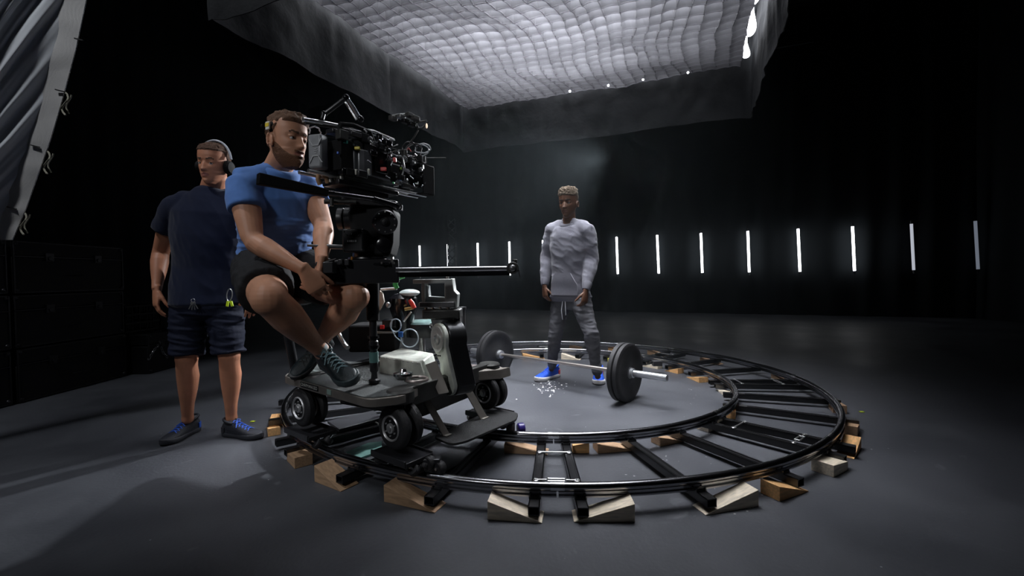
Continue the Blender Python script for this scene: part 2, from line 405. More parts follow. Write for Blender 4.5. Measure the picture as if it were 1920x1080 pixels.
def skirt(a, b_, z0, z1, seed):
    """panel of hanging black cloth, slack and creased, with real thickness"""
    a = Vector(a); b_ = Vector(b_); ln = (b_ - a).length; nu = int(ln / .035); nv = 22; d = (b_ - a).normalized(); nrm = Vector((-d.y, d.x, 0)); V = []; fs = []
    for l in (0, 1):
        for j in range(nv + 1):
            for i in range(nu + 1):
                s = i / nu; q = a + (b_ - a) * s; h = j / nv
                z = z1 + (z0 - z1) * h + h * (.03 * noise.noise(Vector((s * 3, seed, 0))) + .012 * noise.noise(Vector((s * 14, seed, 4))))
                o = .022 * h * noise.noise(Vector((s * ln * 3, seed, h * 1.2))) * 2 + .012 * noise.noise(Vector((s * ln * 9, seed, h * 6))) + .02 * h
                crease = -.012 * math.exp(-((s * ln * 1.45) % 1 - .5) ** 2 / .0009)
                p = q + nrm * (-(o + crease) + l * .006); V.append((p.x, p.y, z))
    W = nu + 1; H = nv + 1
    for l in (0, 1):
        for j in range(nv):
            for i in range(nu): k = l * W * H + j * W + i; fs.append((k, k + 1, k + 1 + W, k + W))
    for j in (0, nv):
        for i in range(nu): k = j * W + i; fs.append((k, k + 1, k + 1 + W * H, k + W * H))
    for i in (0, nu):
        for j in range(nv): k = j * W + i; fs.append((k, k + W, k + W + W * H, k + W * H))
    return MB().add(V, fs)
skirt_m = mat('skirt_cloth', (.017, .018, .020), .85, spec=.2, bump=.5, bscale=18)
A, B_, C_, D_ = SP(-.035, -.03, 0), SP(1.04, -.03, 0), SP(1.04, 1.04, 0), SP(-.035, 1.04, 0)
for q in (A, B_, C_, D_): q.z = 0
obj('skirt_panel', skirt(A, B_, 2.5, 3.5, 1), skirt_m, sb)
obj('skirt_panel', skirt(B_, C_, 2.5, 3.5, 2), skirt_m, sb)
obj('skirt_panel', skirt(C_, D_, 2.5, 3.5, 3), skirt_m, sb)
obj('skirt_panel', skirt(D_, A, 2.5, 3.5, 4), skirt_m, sb)
for q in (A, B_, C_, D_):
    obj('hanging_chain', MB().cyl((q.x, q.y, 3.46), (q.x, q.y, 7.0), .006, n=6), black_metal, sb)
for x, y in ((1069, 172), (1141, 161), (1206, 150), (1290, 137)):      # glowing beads put in for light leaking through the seam
    q = atz(x, y, 2.965); obj('light_leak_bead', MB().ell(q - vv * -.012, .011, None, 10, 8), glow, sb)
for t0, t1, dz in ((.36, .66, .05), (.19, .33, .045), (.05, .15, .045), (.72, .96, .05)):      # glowing lobes put in for light leaking between grid and skirt
    top_ = [SP(1.004, t0 + (t1 - t0) * i / 12, 3.06) for i in range(13)]; bot_ = [SP(1.004 + .012 * math.sin(PI * i / 12), t0 + (t1 - t0) * i / 12, 3.0 - dz * math.sin(PI * i / 12) ** .6) for i in range(13)]
    lm = MB().prism(top_ + bot_[::-1], uu * .012); obj('light_leak_lobe', lm, glow, sb)
# ================================================================== CIRCULAR TRACK
RC = Vector((.31, 3.91, 0)); RO = 2.05; RI = 1.45; ZR = .122
rail_m = mat('polished_rail', (.34, .34, .36), .2, metal=1, vary=.1)
sleeper_m = mat('sleeper_black', (.012, .012, .013), .3, spec=.6)
tr = thing('circular_dolly_track', 'full circle of polished twin rails on black sleepers around the athlete and barbell', 'camera track', (RC.x, RC.y, .03))
def pol(r, a, z): a = math.radians(a); return Vector((RC.x + r * math.cos(a), RC.y + r * math.sin(a), z))
J = [-93.7 + 45 * k for k in range(8)]
for nm, R in (('outer_rail', RO), ('inner_rail', RI)):
    for j in J:
        n = 24; A = [j + .12 + (45 - .24) * i / n for i in range(n + 1)]
        m = MB(); m.tube([pol(R, a, ZR - .019) for a in A], .019, 14)
        # web and foot flange under the tube
        prof = [(-.005, ZR - .03), (-.005, .074), (-.015, .07), (-.015, .064), (.015, .064), (.015, .07), (.005, .074), (.005, ZR - .03)]
        m.rings([[pol(R + dr, a, z) for dr, z in prof] for a in A])
        obj('rail', m, rail_m, tr)
        sp = MB().tube([pol(R, j - 1.1 * (1.5 / R), ZR - .019), pol(R, j + 1.1 * (1.5 / R), ZR - .019)], .0203, 14); obj('joint_sleeve', sp, bright_metal, tr)
def sleeper(a, pair):
    r0, r1 = RI - .075, RO + .09; d = (pol(1, a, 0) - pol(0, a, 0)); sd = Vector((-d.y, d.x, 0))
    c = pol((r0 + r1) / 2, a, .043); m = MB()
    w_, h = .046, .036; t = .004
    # open square tube
    X, Y, Z = d, sd, Vector((0, 0, 1)); L_ = r1 - r0
    for off, s in (((0, 0, h / 2 - t / 2), (L_, w_, t)), ((0, 0, -h / 2 + t / 2), (L_, w_, t)), ((0, w_ / 2 - t / 2, 0), (L_, t, h)), ((0, -w_ / 2 + t / 2, 0), (L_, t, h))):
        m.box(c + X * off[0] + Y * off[1] + Z * off[2], s, (X, Y, Z))
    # raised rib strips along the top
    for s in (-.012, .012): m.box(c + sd * s + Vector((0, 0, h / 2 + .001)), (L_ - .3, .004, .003), (X, Y, Z))
    o = obj('sleeper', m, sleeper_m, tr)
    for R in (RI, RO):
        p = pol(R, a, .0); b = MB().box(p + Vector((0, 0, .064)), (.05, .05, .005), (X, Y, Z))
        for q in (-.017, .017): b.cyl(p + sd * q * 1.2 + d * .02 + Vector((0, 0, .06)), p + sd * q * 1.2 + d * .02 + Vector((0, 0, .074)), .005, n=8)
        obj('rail_clamp', b, black_metal, o)
    return o
steel = mat('galvanised_steel', (.6, .6, .6), .3, metal=.9)
for j in J:
    for a, pr in ((j - 2.6, 1), (j + 2.6, 1), (j + 17, 0), (j + 30.5, 0)): sleeper(a, pr)
    for r, kind in ((RI + .14, 'rod'), (RO - .14, 'buckle')):
        a0 = pol(r, j - 2.6 * 1.05, .066); a1 = pol(r, j + 2.6 * 1.05, .066); d = (a1 - a0).normalized(); sd = Vector((-d.y, d.x, 0)); m = MB()
        if kind == 'rod':
            m.cyl(a0, a1, .005, n=10)
        else:
            L_ = (a1 - a0).length; m.cyl(a0, a0 + d * L_ * .3, .004, n=10); m.cyl(a1, a1 - d * L_ * .3, .004, n=10)
            p0 = a0 + d * L_ * .28; p1 = a1 - d * L_ * .28
            for s in (-1, 1): m.cyl(p0 + sd * .012 * s, p1 + sd * .012 * s, .004, n=8)
            for p in (p0, p1): m.cyl(p - sd * .014, p + sd * .014, .005, n=8)
        for p in (a0, a1):
            m.tube([p + d * (.011 * math.cos(t)) + sd * (.011 * math.sin(t)) for t in [2 * PI * i / 12 for i in range(12)]], .003, 6, closed=True)
            m.cyl(p - Vector((0, 0, .018)), p + Vector((0, 0, .006)), .005, n=8)
        obj('turnbuckle', m, steel, tr)
plate = mat('pale_sticker', (.6, .62, .6), .5)
for j, r in ((-93.7, RI + .3), (-48.7, RI + .35)):
    for s in (-2.6, 2.6): p = pol(r, j + s * 1.02, .0515); d = (pol(1, j + s, 0) - pol(0, j + s, 0)); obj('sticker', MB().box(p, (.035, .018, .001), (d, Vector((-d.y, d.x, 0)), Vector((0, 0, 1)))), plate, tr)

# ------------------------------------------------------------------ wooden wedges, each one its own thing
woods = {'pale': wood_mat('pale_pine', (.85, .74, .58)), 'orange': wood_mat('orange_pine', (.85, .48, .2)), 'brown': wood_mat('brown_pine', (.5, .32, .19)), 'yellow': mat('yellow_painted_wood', (.65, .6, .08), .55)}
SLP = [j + k for j in J for k in (-2.6, 2.6, 17, 30.5)]
used = {}
def wedge(x, y, deg, L_, W, H, tone, label, z=0, tip=.004):
    """wedges lie along the rail with the thin end pushed under a sleeper; blocks stand in the gap next to one"""
    p = atz(x, y, 0) - RC; r = math.hypot(p.x, p.y); th = math.degrees(math.atan2(p.y, p.x))
    outer = r > (RI + RO) / 2; R = (RO + .055) if outer else (RI - .035)
    block = L_ <= .15; best = None
    for s in SLP:
        for sd in (-1, 1):
            off = (.085 if block else L_ / 2 - .035) / R * 57.3 * sd; dd = (s + off - th + 180) % 360 - 180
            k = (round(s, 1) % 360, sd, outer)
            if k in used: continue
            # no other sleeper under the body of the wedge
            reach = (L_ - .035) / R * 57.3
            if any(o != s and 0 < (((o - s) * sd + 180) % 360 - 180) < reach + 1 for o in SLP): continue
            if best is None or abs(dd) < best[0]: best = (abs(dd), s, sd, off, k)
    _, s, sd, off, k = best; used[k] = 1; used[(round(s, 1) % 360, -sd if False else sd, outer)] = 1
    jit = (hash_(label) - .5) * 2
    c = pol(R + jit * .012, s + off, 0); a = math.radians(s + off) + (PI / 2 if sd < 0 else -PI / 2) + math.radians(jit * (3 if not block else 8))
    Z = Vector((0, 0, 1)); Wd = min(W, .1)
    if block: H = min(H, .058); tip = H * .75
    m = MB(); m.prism([(-L_ / 2, -Wd / 2, .0005), (-L_ / 2, -Wd / 2, H), (L_ / 2, -Wd / 2, tip), (L_ / 2, -Wd / 2, .0005)], (0, Wd, 0))
    o = obj('wooden_wedge', m, woods[tone], None, bevel=.0015, smooth=False, origin=Vector((0, 0, 0)))
    o.location = c; o.rotation_euler = (0, 0, a); WORLD[o.name] = c
    tag(o, label, 'wedge', 'wooden wedges levelling the track'); return o
def hash_(s): return (sum(ord(c) * (i + 3) for i, c in enumerate(s)) % 97) / 97
# deg: where the thin end points (0 = right of the picture, 90 = away from the camera)
WD = [
 (957, 948, -8, .22, .09, .075, 'pale', 'pale-topped wooden wedge at the front left of the paired sleepers, thin end right'),
 (1108, 948, 174, .24, .09, .075, 'pale', 'pale-topped wooden wedge at the front right of the paired sleepers, thin end left'),
 (1320, 928, 205, .26, .085, .07, 'pale', 'pale wooden wedge under the sleeper end in front right, thin end pointing left'),
 (1432, 912, 5, .2, .09, .065, 'orange', 'orange-topped wooden wedge outside the front right curve of the rail'),
 (1545, 870, 15, .15, .1, .075, 'pale', 'stubby pale wooden wedge below the right-hand curve of the outer rail'),
 (1589, 832, 250, .22, .08, .06, 'orange', 'tilted orange wooden wedge beside a sleeper end on the right curve'),
 (1599, 806, 120, .12, .08, .07, 'brown', 'small brown wooden block just above the tilted orange wedge on the right'),
 (1594, 772, 170, .14, .08, .065, 'brown', 'brown wooden block at the rightmost bend of the outer rail'),
 (757, 921, -18, .26, .09, .075, 'brown', 'shadowed brown wooden wedge under the outer rail right of the front dolly wheels'),
 (612, 878, -22, .2, .1, .08, 'brown', 'shadowed wooden wedge below the outer rail between the dolly wheels, thick end left'),
 (574, 862, 215, .14, .09, .07, 'brown', 'dark wooden wedge tip peeking out left of the shadowed wedge under the left rail'),
 (530, 815, -60, .2, .07, .05, 'orange', 'bright orange wooden wedge under the far left bend of the outer rail'),
 (521, 797, 95, .1, .08, .075, 'orange', 'small upright orange wooden block behind the bright wedge at the far left bend'),
 (1083, 846, 90, .09, .055, .075, 'orange', 'upright wooden block under the inner rail beside the paired sleepers'),
 (985, 835, -4, .24, .09, .05, 'brown', 'brown wooden wedge under the inner rail left of the paired sleepers'),
 (1145, 834, 6, .22, .09, .05, 'brown', 'brown wooden wedge under the inner rail between the paired sleepers and next sleeper'),
 (1242, 825, 12, .18, .08, .05, 'brown', 'brown wooden wedge beneath the inner rail near the second front sleeper'),
 (1312, 806, 25, .12, .08, .05, 'pale', 'short pale wooden wedge under the inner rail at the front right'),
 (1391, 779, 240, .12, .08, .055, 'orange', 'orange wooden wedge tucked under the rightmost bend of the inner rail'),
 (1362, 734, 190, .24, .06, .045, 'pale', 'long pale wooden wedge pointing left inside the right bend of the inner rail'),
 (1338, 713, 150, .22, .09, .05, 'orange', 'orange wooden wedge above the long pale wedge inside the inner rail'),
 (1302, 698, 190, .17, .08, .055, 'orange', 'orange wooden wedge inside the ring at the back right, thin end left'),
 (1254, 687, 185, .2, .08, .055, 'pale', 'pale orange wooden wedge inside the far right stretch of the inner rail'),
 (1209, 680, 230, .2, .07, .05, 'pale', 'pale wooden wedge on the floor left of the black clamp at the far inner rail'),
 (1192, 675, 80, .1, .09, .06, 'yellow', 'yellow-painted wooden block under the far inner rail right of the barbell plate'),
 (1080, 668, 180, .22, .1, .07, 'pale', "pale wooden wedge under the far inner rail between the athlete's legs"),
 (1135, 666, 5, .24, .1, .06, 'orange', "orange wooden wedge under the far inner rail right of the athlete's left shin"),
 (985, 668, 0, .26, .1, .07, 'orange', 'light orange wooden wedge under the far inner rail right of the stacked barbell plates'),
 (1228, 659, 8, .26, .1, .06, 'brown', 'brown wooden wedge under the far outer rail right of the barbell plate'),
 (1326, 675, 5, .22, .1, .05, 'brown', 'brown wooden wedge beneath the far right stretch of the outer rail'),
 (1088, 652, 5, .26, .1, .06, 'brown', "brown wooden wedge under the far outer rail behind the athlete's legs"),
 (1480, 722, -30, .3, .1, .06, 'brown', 'long brown wooden wedge below the outer rail at the upper right curve'),
]
for q in WD: wedge(*q)
# ================================================================== PEOPLE
def V3(*a): return Vector(a)
def frame(f, up=(0, 0, 1)):
    f = Vector(f).normalized(); u = Vector(up); u = (u - f * u.dot(f)).normalized(); l = u.cross(f)   # l = the person's own left
    return f, l, u
_zp = [0, .02, .045, .07, .10, .13, .16, .19, .215, .230, .238]
_w = [.020, .039, .052, .060, .067, .071, .0745, .073, .061, .036, .002]
_fr = [.066, .074, .078, .081, .083, .0845, .087, .083, .066, .038, .002]
_bk = [.0, .015, .045, .072, .088, .097, .102, .097, .078, .045, .002]
def g(x, s): return np.exp(-(x / s) ** 2)
def head_pts(off=0., mask=None, nz=74, nj=72, nose=1., jaw=1., lips=1.):
    """analytic head in its own frame: x = person's left, y = forward, z = up from the chin; returns rings of (x,y,z)"""
    R = []
    for i in range(nz):
        t = i / (nz - 1); z = .238 * (1 - math.cos(PI * t)) / 2
        w_ = np.interp(z, _zp, _w); fr = np.interp(z, _zp, _fr); bk = np.interp(z, _zp, _bk)
        if z < .07: w_ *= jaw
        row = []
        for j in range(nj):
            a = 2 * PI * j / nj; sx = math.sin(a); cy = math.cos(a)
            e = .9 if cy > 0 else 1.0
            x = w_ * math.copysign(abs(sx) ** e, sx); y = (fr if cy > 0 else bk) * cy
            if cy > 0:
                k = max(cy, 0) ** .5
                d = 0
                d -= .013 * g(abs(x) - .031, .017) * g(z - .117, .011)          # sockets
                d += .0045 * g(abs(x) - .028, .024) * g(z - .137, .007)          # brow ridge
                d -= .004 * g(x, .012) * g(z - .128, .010)                       # root of the nose
                nz_ = max(0, min(1, (.132 - z) / .055)) if z > .074 else max(0, 1 - (.074 - z) / .009)
                d += nose * (.004 + .019 * nz_ ** 1.2) * nz_ ** .3 * g(x, .0075 + .006 * nz_) if nz_ > 0 else 0
                d += .006 * nose * g(abs(x) - .0125, .006) * g(z - .080, .007)   # wings
                d += lips * .0065 * g(x, .021) * g(z - .0565, .005) + lips * .0065 * g(x, .019) * g(z - .0425, .0055)
                d -= lips * .004 * g(x, .02) * g(z - .0495, .0022)
                d += .006 * g(x, .018) * g(z - .016, .012) - .003 * g(x, .02) * g(z - .032, .005)
                d += .003 * g(abs(x) - .045, .014) * g(z - .092, .016)
                d -= .004 * g(abs(x) - .048, .014) * g(z - .055, .016)
                y += d * k
            if mask is not None:
                o = mask(x, y, z); r_ = math.hypot(x, y); s = 1 + o / max(r_, .03)
                nzv = (z - .11) / .13
                x, y, z2 = x * s, y * s, z + o * nzv * 1.0
            else: z2 = z
            row.append((x, y, z2))
        R.append(row)
    return R
def place_head(rings, c, f, l, u, s=1.):
    return [[c + l * (x * s) + f * (y * s) + u * ((z - .115) * s) for x, y, z in r] for r in rings]
def add_head(mb, c, fr, s=1., **k):
    f, l, u = fr
    mb.rings(place_head(head_pts(**k), c, f, l, u, s))
    for sg in (-1, 1):      # ears and upper lids
        e = c + l * (.0725 * sg * s) - f * .008 * s + u * (-.010 * s)
        mb.ell(e, (.007 * s, .016 * s, .031 * s), (l, (f - l * sg * -.35).normalized(), (u - f * .15).normalized()), 14, 10)
        mb.tube([e + l * sg * .010 * s + (f * (-.011 * math.cos(t)) + u * (.026 * math.sin(t))) * s - f * .004 for t in [(-1.3 + 2.9 * i / 10) for i in range(11)]], .0045 * s, 8)
        mb.ell(c + l * (.031 * sg * s) + f * (.0655 * s) + u * (.0065 * s), (.0165 * s, .0125 * s, .0085 * s), (l, f, u), 14, 8)
def hand(mb, w, d, pn, side, curl=(.35, .5, .35), s=1., spread=.06, thumb=(.7, .25), wr=None):
    """w wrist, d direction of the fingers, pn palm normal (palm faces pn), side +1 if the thumb is on d x pn side; five separate bent fingers"""
    d = Vector(d).normalized(); pn = Vector(pn); pn = (pn - d * pn.dot(d)).normalized(); sv = d.cross(pn) * side
    mb.loft([(w - d * .02 * s, .027 * s, .02 * s), (w + d * .012 * s, .03 * s, .019 * s), (w + d * .045 * s, .040 * s, .017 * s), (w + d * .078 * s, .043 * s, .0145 * s), (w + d * .092 * s, .040 * s, .011 * s)], side=sv, n=18, cap=.5)
    mb.ell(w + d * .035 * s + sv * .022 * s + pn * .008 * s, (.028 * s, .016 * s, .015 * s), (d, sv, pn), 12, 8)
    for k, (o, L_, r) in enumerate(((.031, .070, .0088), (.0105, .079, .0090), (-.0105, .073, .0086), (-.030, .057, .0078))):
        b = w + d * (.088 - abs(o - .01) * .16) * s + sv * o * s; a = 0; p = b - d * .015 * s; q = [(p, r * s), (b, r * 1.02 * s)]
        cd = (d + sv * (o * spread * 60 / 2)).normalized()
        for m, fr_ in enumerate((.44, .31, .25)):
            a += curl[m] * (1 + .12 * (k - 1)); dd = cd * math.cos(a) + pn * math.sin(a); e = b + dd * L_ * fr_ * s
            q.append(((b + e) / 2, r * .92 * s * (1 - .06 * m))); q.append((e, r * (.97 - .09 * m) * s)); b = e
        mb.loft([(p_, r_, r_) for p_, r_ in q], side=sv, n=10, cap=.9)
    b = w + d * .02 * s + sv * .022 * s + pn * .004 * s; td = (d * .62 + sv * thumb[0] + pn * thumb[1]).normalized()
    e = b + td * .038 * s; td2 = (td + d * .35 + pn * .2 - sv * .2).normalized(); e2 = e + td2 * .032 * s; e3 = e2 + (td2 + pn * .15).normalized() * .026 * s
    mb.loft([(b, .015 * s, .013 * s), (e, .0115 * s, .011 * s), ((e + e2) / 2, .0102 * s, .0095 * s), (e2, .0105 * s, .0095 * s), (e3, .0085 * s, .0075 * s)], side=sv, n=10, cap=.9)
def arm(mb, s_, e, w, k=1., side=(0, 1, 0), sc=None):
    s_, e, w = Vector(s_), Vector(e), Vector(w); u = e - s_; v = w - e
    if sc is not None: mb.loft([(s_.lerp(sc, .75), .05 * k, .05 * k), (s_.lerp(sc, .4), .054 * k, .054 * k), (s_, .056 * k, .056 * k)], side=side, n=18)
    mb.loft([(s_, .056 * k, .056 * k), (s_ + u * .14, .058 * k, .060 * k), (s_ + u * .3, .054 * k, .056 * k), (s_ + u * .6, .048 * k, .05 * k), (e - u * .08, .041 * k, .041 * k), (e + v * .06, .041 * k, .041 * k), (e + v * .25, .045 * k, .042 * k), (e + v * .5, .040 * k, .036 * k), (e + v * .8, .030 * k, .025 * k), (w, .028 * k, .021 * k)], side=side, n=20, cap=.5)
def leg(mb, h, k_, a, k=1., back=(0, 1, 0)):
    h, k_, a = Vector(h), Vector(k_), Vector(a); u = k_ - h; v = a - k_; bk = Vector(back)
    mb.loft([(h, .088 * k, .088 * k), (h + u * .35, .08 * k, .082 * k), (h + u * .7, .065 * k, .068 * k), (k_ - u * .06, .057 * k, .059 * k), (k_, .054 * k, .056 * k)], side=Vector(back).cross(v), n=22, cap=.9)
    mb.ell(k_, .0565 * k, None, 18, 12)
    mb.loft([(k_, .053 * k, .055 * k), (k_ + v * .05, .053 * k, .055 * k), (k_ + v * .14, .053 * k, .053 * k), (k_ + v * .30 + bk * .012, .055 * k, .058 * k), (k_ + v * .5 + bk * .008, .048 * k, .05 * k), (k_ + v * .75, .034 * k, .036 * k), (k_ + v * .93, .029 * k, .032 * k), (a, .031 * k, .036 * k)], side=Vector(back).cross(v), n=22, cap=.8)
    fw = -bk
    mb.ell(k_ + fw * .016, (.036 * k, .036 * k, .042 * k), None, 14, 10)      # knee cap
def shoe(parent, heel, toe, up, mats, L_=.285, open_ankle=None, lace_col=None, heel_col=None):
    """sneaker: upper (part), sole / laces / heel tab (sub-parts). heel and toe are points on the ground under the shoe"""
    heel = Vector(heel); f = (Vector(toe) - heel).normalized(); up = Vector(up); up = (up - f * up.dot(f)).normalized(); l = up.cross(f)
    k = L_ / .285
    def T(x, y, z): return heel + f * (x * k) + l * (y * k) + up * (z * k)
    def outline(n=30, g_=0.):
        P = []
        xs = [(0, .006), (.01, .026), (.04, .036), (.09, .034), (.13, .036), (.18, .046), (.22, .048), (.255, .038), (.275, .02), (.283, .004)]
        xs = [(x, w + g_) for x, w in xs]
        return [(x, w) for x, w in xs] + [(x, -w * .96) for x, w in reversed(xs)]
    so = MB(); O = outline(); sp = lambda x: .010 * max(0, (x - .2) / .085) ** 2
    so.rings([[T(x, y, z + sp(x)) for x, y in O] for z, O in ((.0, outline(g_=-.004)), (.006, outline(g_=.001)), (.024, outline(g_=.002)), (.030, outline(g_=-.002)))])
    m = MB(); R = []
    for x, w, h in ((.004, .02, .075), (.02, .031, .088), (.05, .034, .092), (.085, .034, .09), (.11, .035, .082), (.14, .038, .071), (.175, .043, .06), (.21, .044, .051), (.24, .038, .043), (.265, .024, .034), (.278, .008, .024)):
        row = []
        for j in range(20):
            a = 2 * PI * j / 20; c, s_ = math.cos(a), math.sin(a)
            y = w * math.copysign(abs(c) ** .7, c); z = .022 + sp(x) if s_ < 0 else .022 + sp(x) + (h - .022) * abs(s_) ** (.75)
            if s_ < 0: z = .022 + sp(x) + .004 * s_
            row.append(T(x, y, z))
        R.append(row)
    m.rings(R)
    # padded collar
    m.tube([T(.055 + .043 * math.cos(t), .031 * math.sin(t), .088 - .012 * math.cos(t) + .004) for t in [2 * PI * i / 20 for i in range(20)]], .008 * k, 8, closed=True)
    u_ = remesh('shoe', m, mats[0], parent, voxel=.004, smooth=3)
    obj('sole', so, mats[1], u_, bevel=.002)
    la = MB()
    for i in range(5):
        x = .105 + .021 * i; h = np.interp(x, [.085, .11, .14, .175, .21], [.092, .084, .073, .062, .053]) + .001
        for sg in (-1, 1):
            la.tube([T(x + .012 * q * sg, .024 * q, h - .011 * q * q) for q in (-1, -.5, 0, .5, 1)], .0028 * k, 6)
    la.tube([T(.1, .0, .092), T(.092, .012, .1), T(.098, .028, .094), T(.104, .016, .088), T(.1, 0, .092)], .0028 * k, 6)
    la.tube([T(.1, .0, .092), T(.094, -.012, .1), T(.102, -.03, .092), T(.108, -.016, .086), T(.1, 0, .092)], .0028 * k, 6)
    la.tube([T(.1, 0, .092), T(.118, -.02, .08), T(.13, -.036, .066)], .0025 * k, 6)
    obj('laces', la, mats[2], u_)
    if heel_col:
        h_ = MB(); h_.rings([[T(.018 + x, y * 1.04, z) for x, y in ((-.02, 0), (-.014, .022), (.004, .033), (.022, .036), (.022, .030), (.004, .028), (-.010, .018), (-.016, 0), (-.010, -.018), (.004, -.028), (.022, -.030), (.022, -.036), (.004, -.033), (-.014, -.022))] for z in (.026, .058)])
        obj('heel_panel', h_, heel_col, u_)
    return u_
def folds(amp, fn=None, fine=.35):
    def post(V, N):
        out = V.copy()
        for i in range(len(V)):
            p = V[i]; q = Vector(p)
            if fn: q = fn(q)
            a = noise.noise(q); b = noise.noise(q * 2.3 + Vector((9, 2, 5)))
            d = amp * ((1 - abs(a) * 2.6) * .8 + fine * (1 - abs(b) * 2.4)) - amp * .5
            out[i] = p + N[i] * d
        return out
    return post
def face_paint(c, fr, s=1., brow=True, extra=None):
    f, l, u = [np.array(v) for v in fr]; c = np.array(c)
    def paint(C):
        d = (C - c) / s; x = d @ l; y = d @ f; z = d @ u + .115; m = np.zeros(len(C))
        lipm = ((x / .024) ** 2 + ((z - .0495) / .0105) ** 2 < 1) & (y > .05)
        m[lipm] = 1
        ax = abs(x); zb = .1385 + .004 * np.clip((ax - .02) / .02, 0, 1) - .006 * np.clip((ax - .038) / .012, 0, 1)
        br = (ax > .012) & (ax < .048) & (abs(z - zb) < .0042) & (y > .03)
        if brow: m[br] = 2
        if extra is not None: m = extra(m, x, y, z)
        return m
    return paint
eye_white = mat('eye_white', (.75, .72, .7), .25); eye_dark = mat('eye_dark', (.02, .014, .01), .1)
def eyes(parent, c, fr, s=1., look=(0, 0)):
    f, l, u = fr
    for sg in (-1, 1):
        p = c + l * (.031 * sg * s) + f * (.0645 * s) + u * (.0005 * s); lv = (f + l * look[0] + u * look[1]).normalized()
        e = obj('eye', MB().ell(p, .0108 * s, None, 16, 12), eye_white, parent)
        obj('iris', MB().ell(p + lv * .0078 * s, .0055 * s, None, 12, 8), eye_dark, e)
def skin_mats(tag_, col, lip, brow):
    a = mat('skin_' + tag_, col, .5, spec=.4, vary=.1, vscale=14, bump=.04, bscale=260)
    a.node_tree.nodes['Principled BSDF'].inputs['Subsurface Weight'].default_value = .08
    a.node_tree.nodes['Principled BSDF'].inputs['Subsurface Radius'].default_value = (.02, .008, .005)
    return [a, mat('lips_' + tag_, lip, .42), mat('brow_' + tag_, brow, .8)]
def hair_mesh(c, fr, s, mask, n_amp=.004, n_scale=60):
    f, l, u = fr
    def mk(x, y, z):
        o = mask(x, y, z)
        return o + (n_amp * noise.noise(Vector((x * n_scale, y * n_scale, z * n_scale))) if o > 0 else 0)
    return MB().rings(place_head(head_pts(mask=mk, nz=90, nj=96), c, f, l, u, s))
def sm(a, b, x): t = min(max((x - a) / (b - a), 0), 1); return t * t * (3 - 2 * t)
def torso(mb, pel, che, sh, nk, fr, k, grow=0., hem=None):
    """pel pelvis centre, che rib cage centre, sh mid-shoulder point, nk base of the neck"""
    f, l, u = fr; pel, che, sh, nk = map(Vector, (pel, che, sh, nk))
    w = k; S_ = [(pel, .165 * w + grow, .118 * w + grow, l), (pel.lerp(che, .45), .150 * w + grow, .108 * w + grow, l), (che, .170 * w + grow, .122 * w + grow, l), (che.lerp(sh, .6), .172 * w + grow, .112 * w + grow, l), (sh, .125 * w + grow, .078 * w + grow, l), (sh.lerp(nk, .55), .085 * w + grow * .7, .068 * w + grow * .6, l), (nk - u * .018, .066 + grow * .55, .062 + grow * .5, l)]
    if hem is not None: S_ = [(Vector(hem), .172 * w + grow, .125 * w + grow, l)] + S_[0:]
    mb.loft(S_, side=l, n=30, cap=.25)
    for sg in (-1, 1):      # slope from the neck to the shoulders
        a = nk - u * .03 + l * .025 * sg; b_ = sh + l * (.16 * k * sg) - u * .035
        mb.loft([(a, (.032 + grow * .8), .038 + grow * .8), (a.lerp(b_, .5) - u * .004, .036 + grow, .038 + grow), (b_, .044 + grow, .044 + grow)], side=f, n=16, cap=.4)
def band(nk, f, u, l, K, m_, t):
    ax = (u + f * .5).normalized(); b = nk - u * .004 + f * .012
    obj('neckband', MB().loft([(b - ax * .04, .085 * K, .08 * K), (b - ax * .026, .096 * K, .09 * K), (b - ax * .006, .090 * K, .084 * K), (b + ax * .003, .078 * K, .073 * K)], side=l, n=32, cap=.02), m_, t)
def sleeve(mb, s_, e, sc, k, pts, f):
    """pts: [(share of the upper arm, radius)]"""
    uu_ = e - s_
    mb.loft([(s_.lerp(sc, .7) - V3(0, 0, .004), .058 * k, .058 * k), (s_.lerp(sc, .35) - V3(0, 0, .0), .066 * k, .066 * k), (s_ + uu_ * .06, .068 * k, .068 * k)] + [(s_ + uu_ * q, r_, r_ * 1.03) for q, r_ in pts], side=f, n=22, cap=.06)

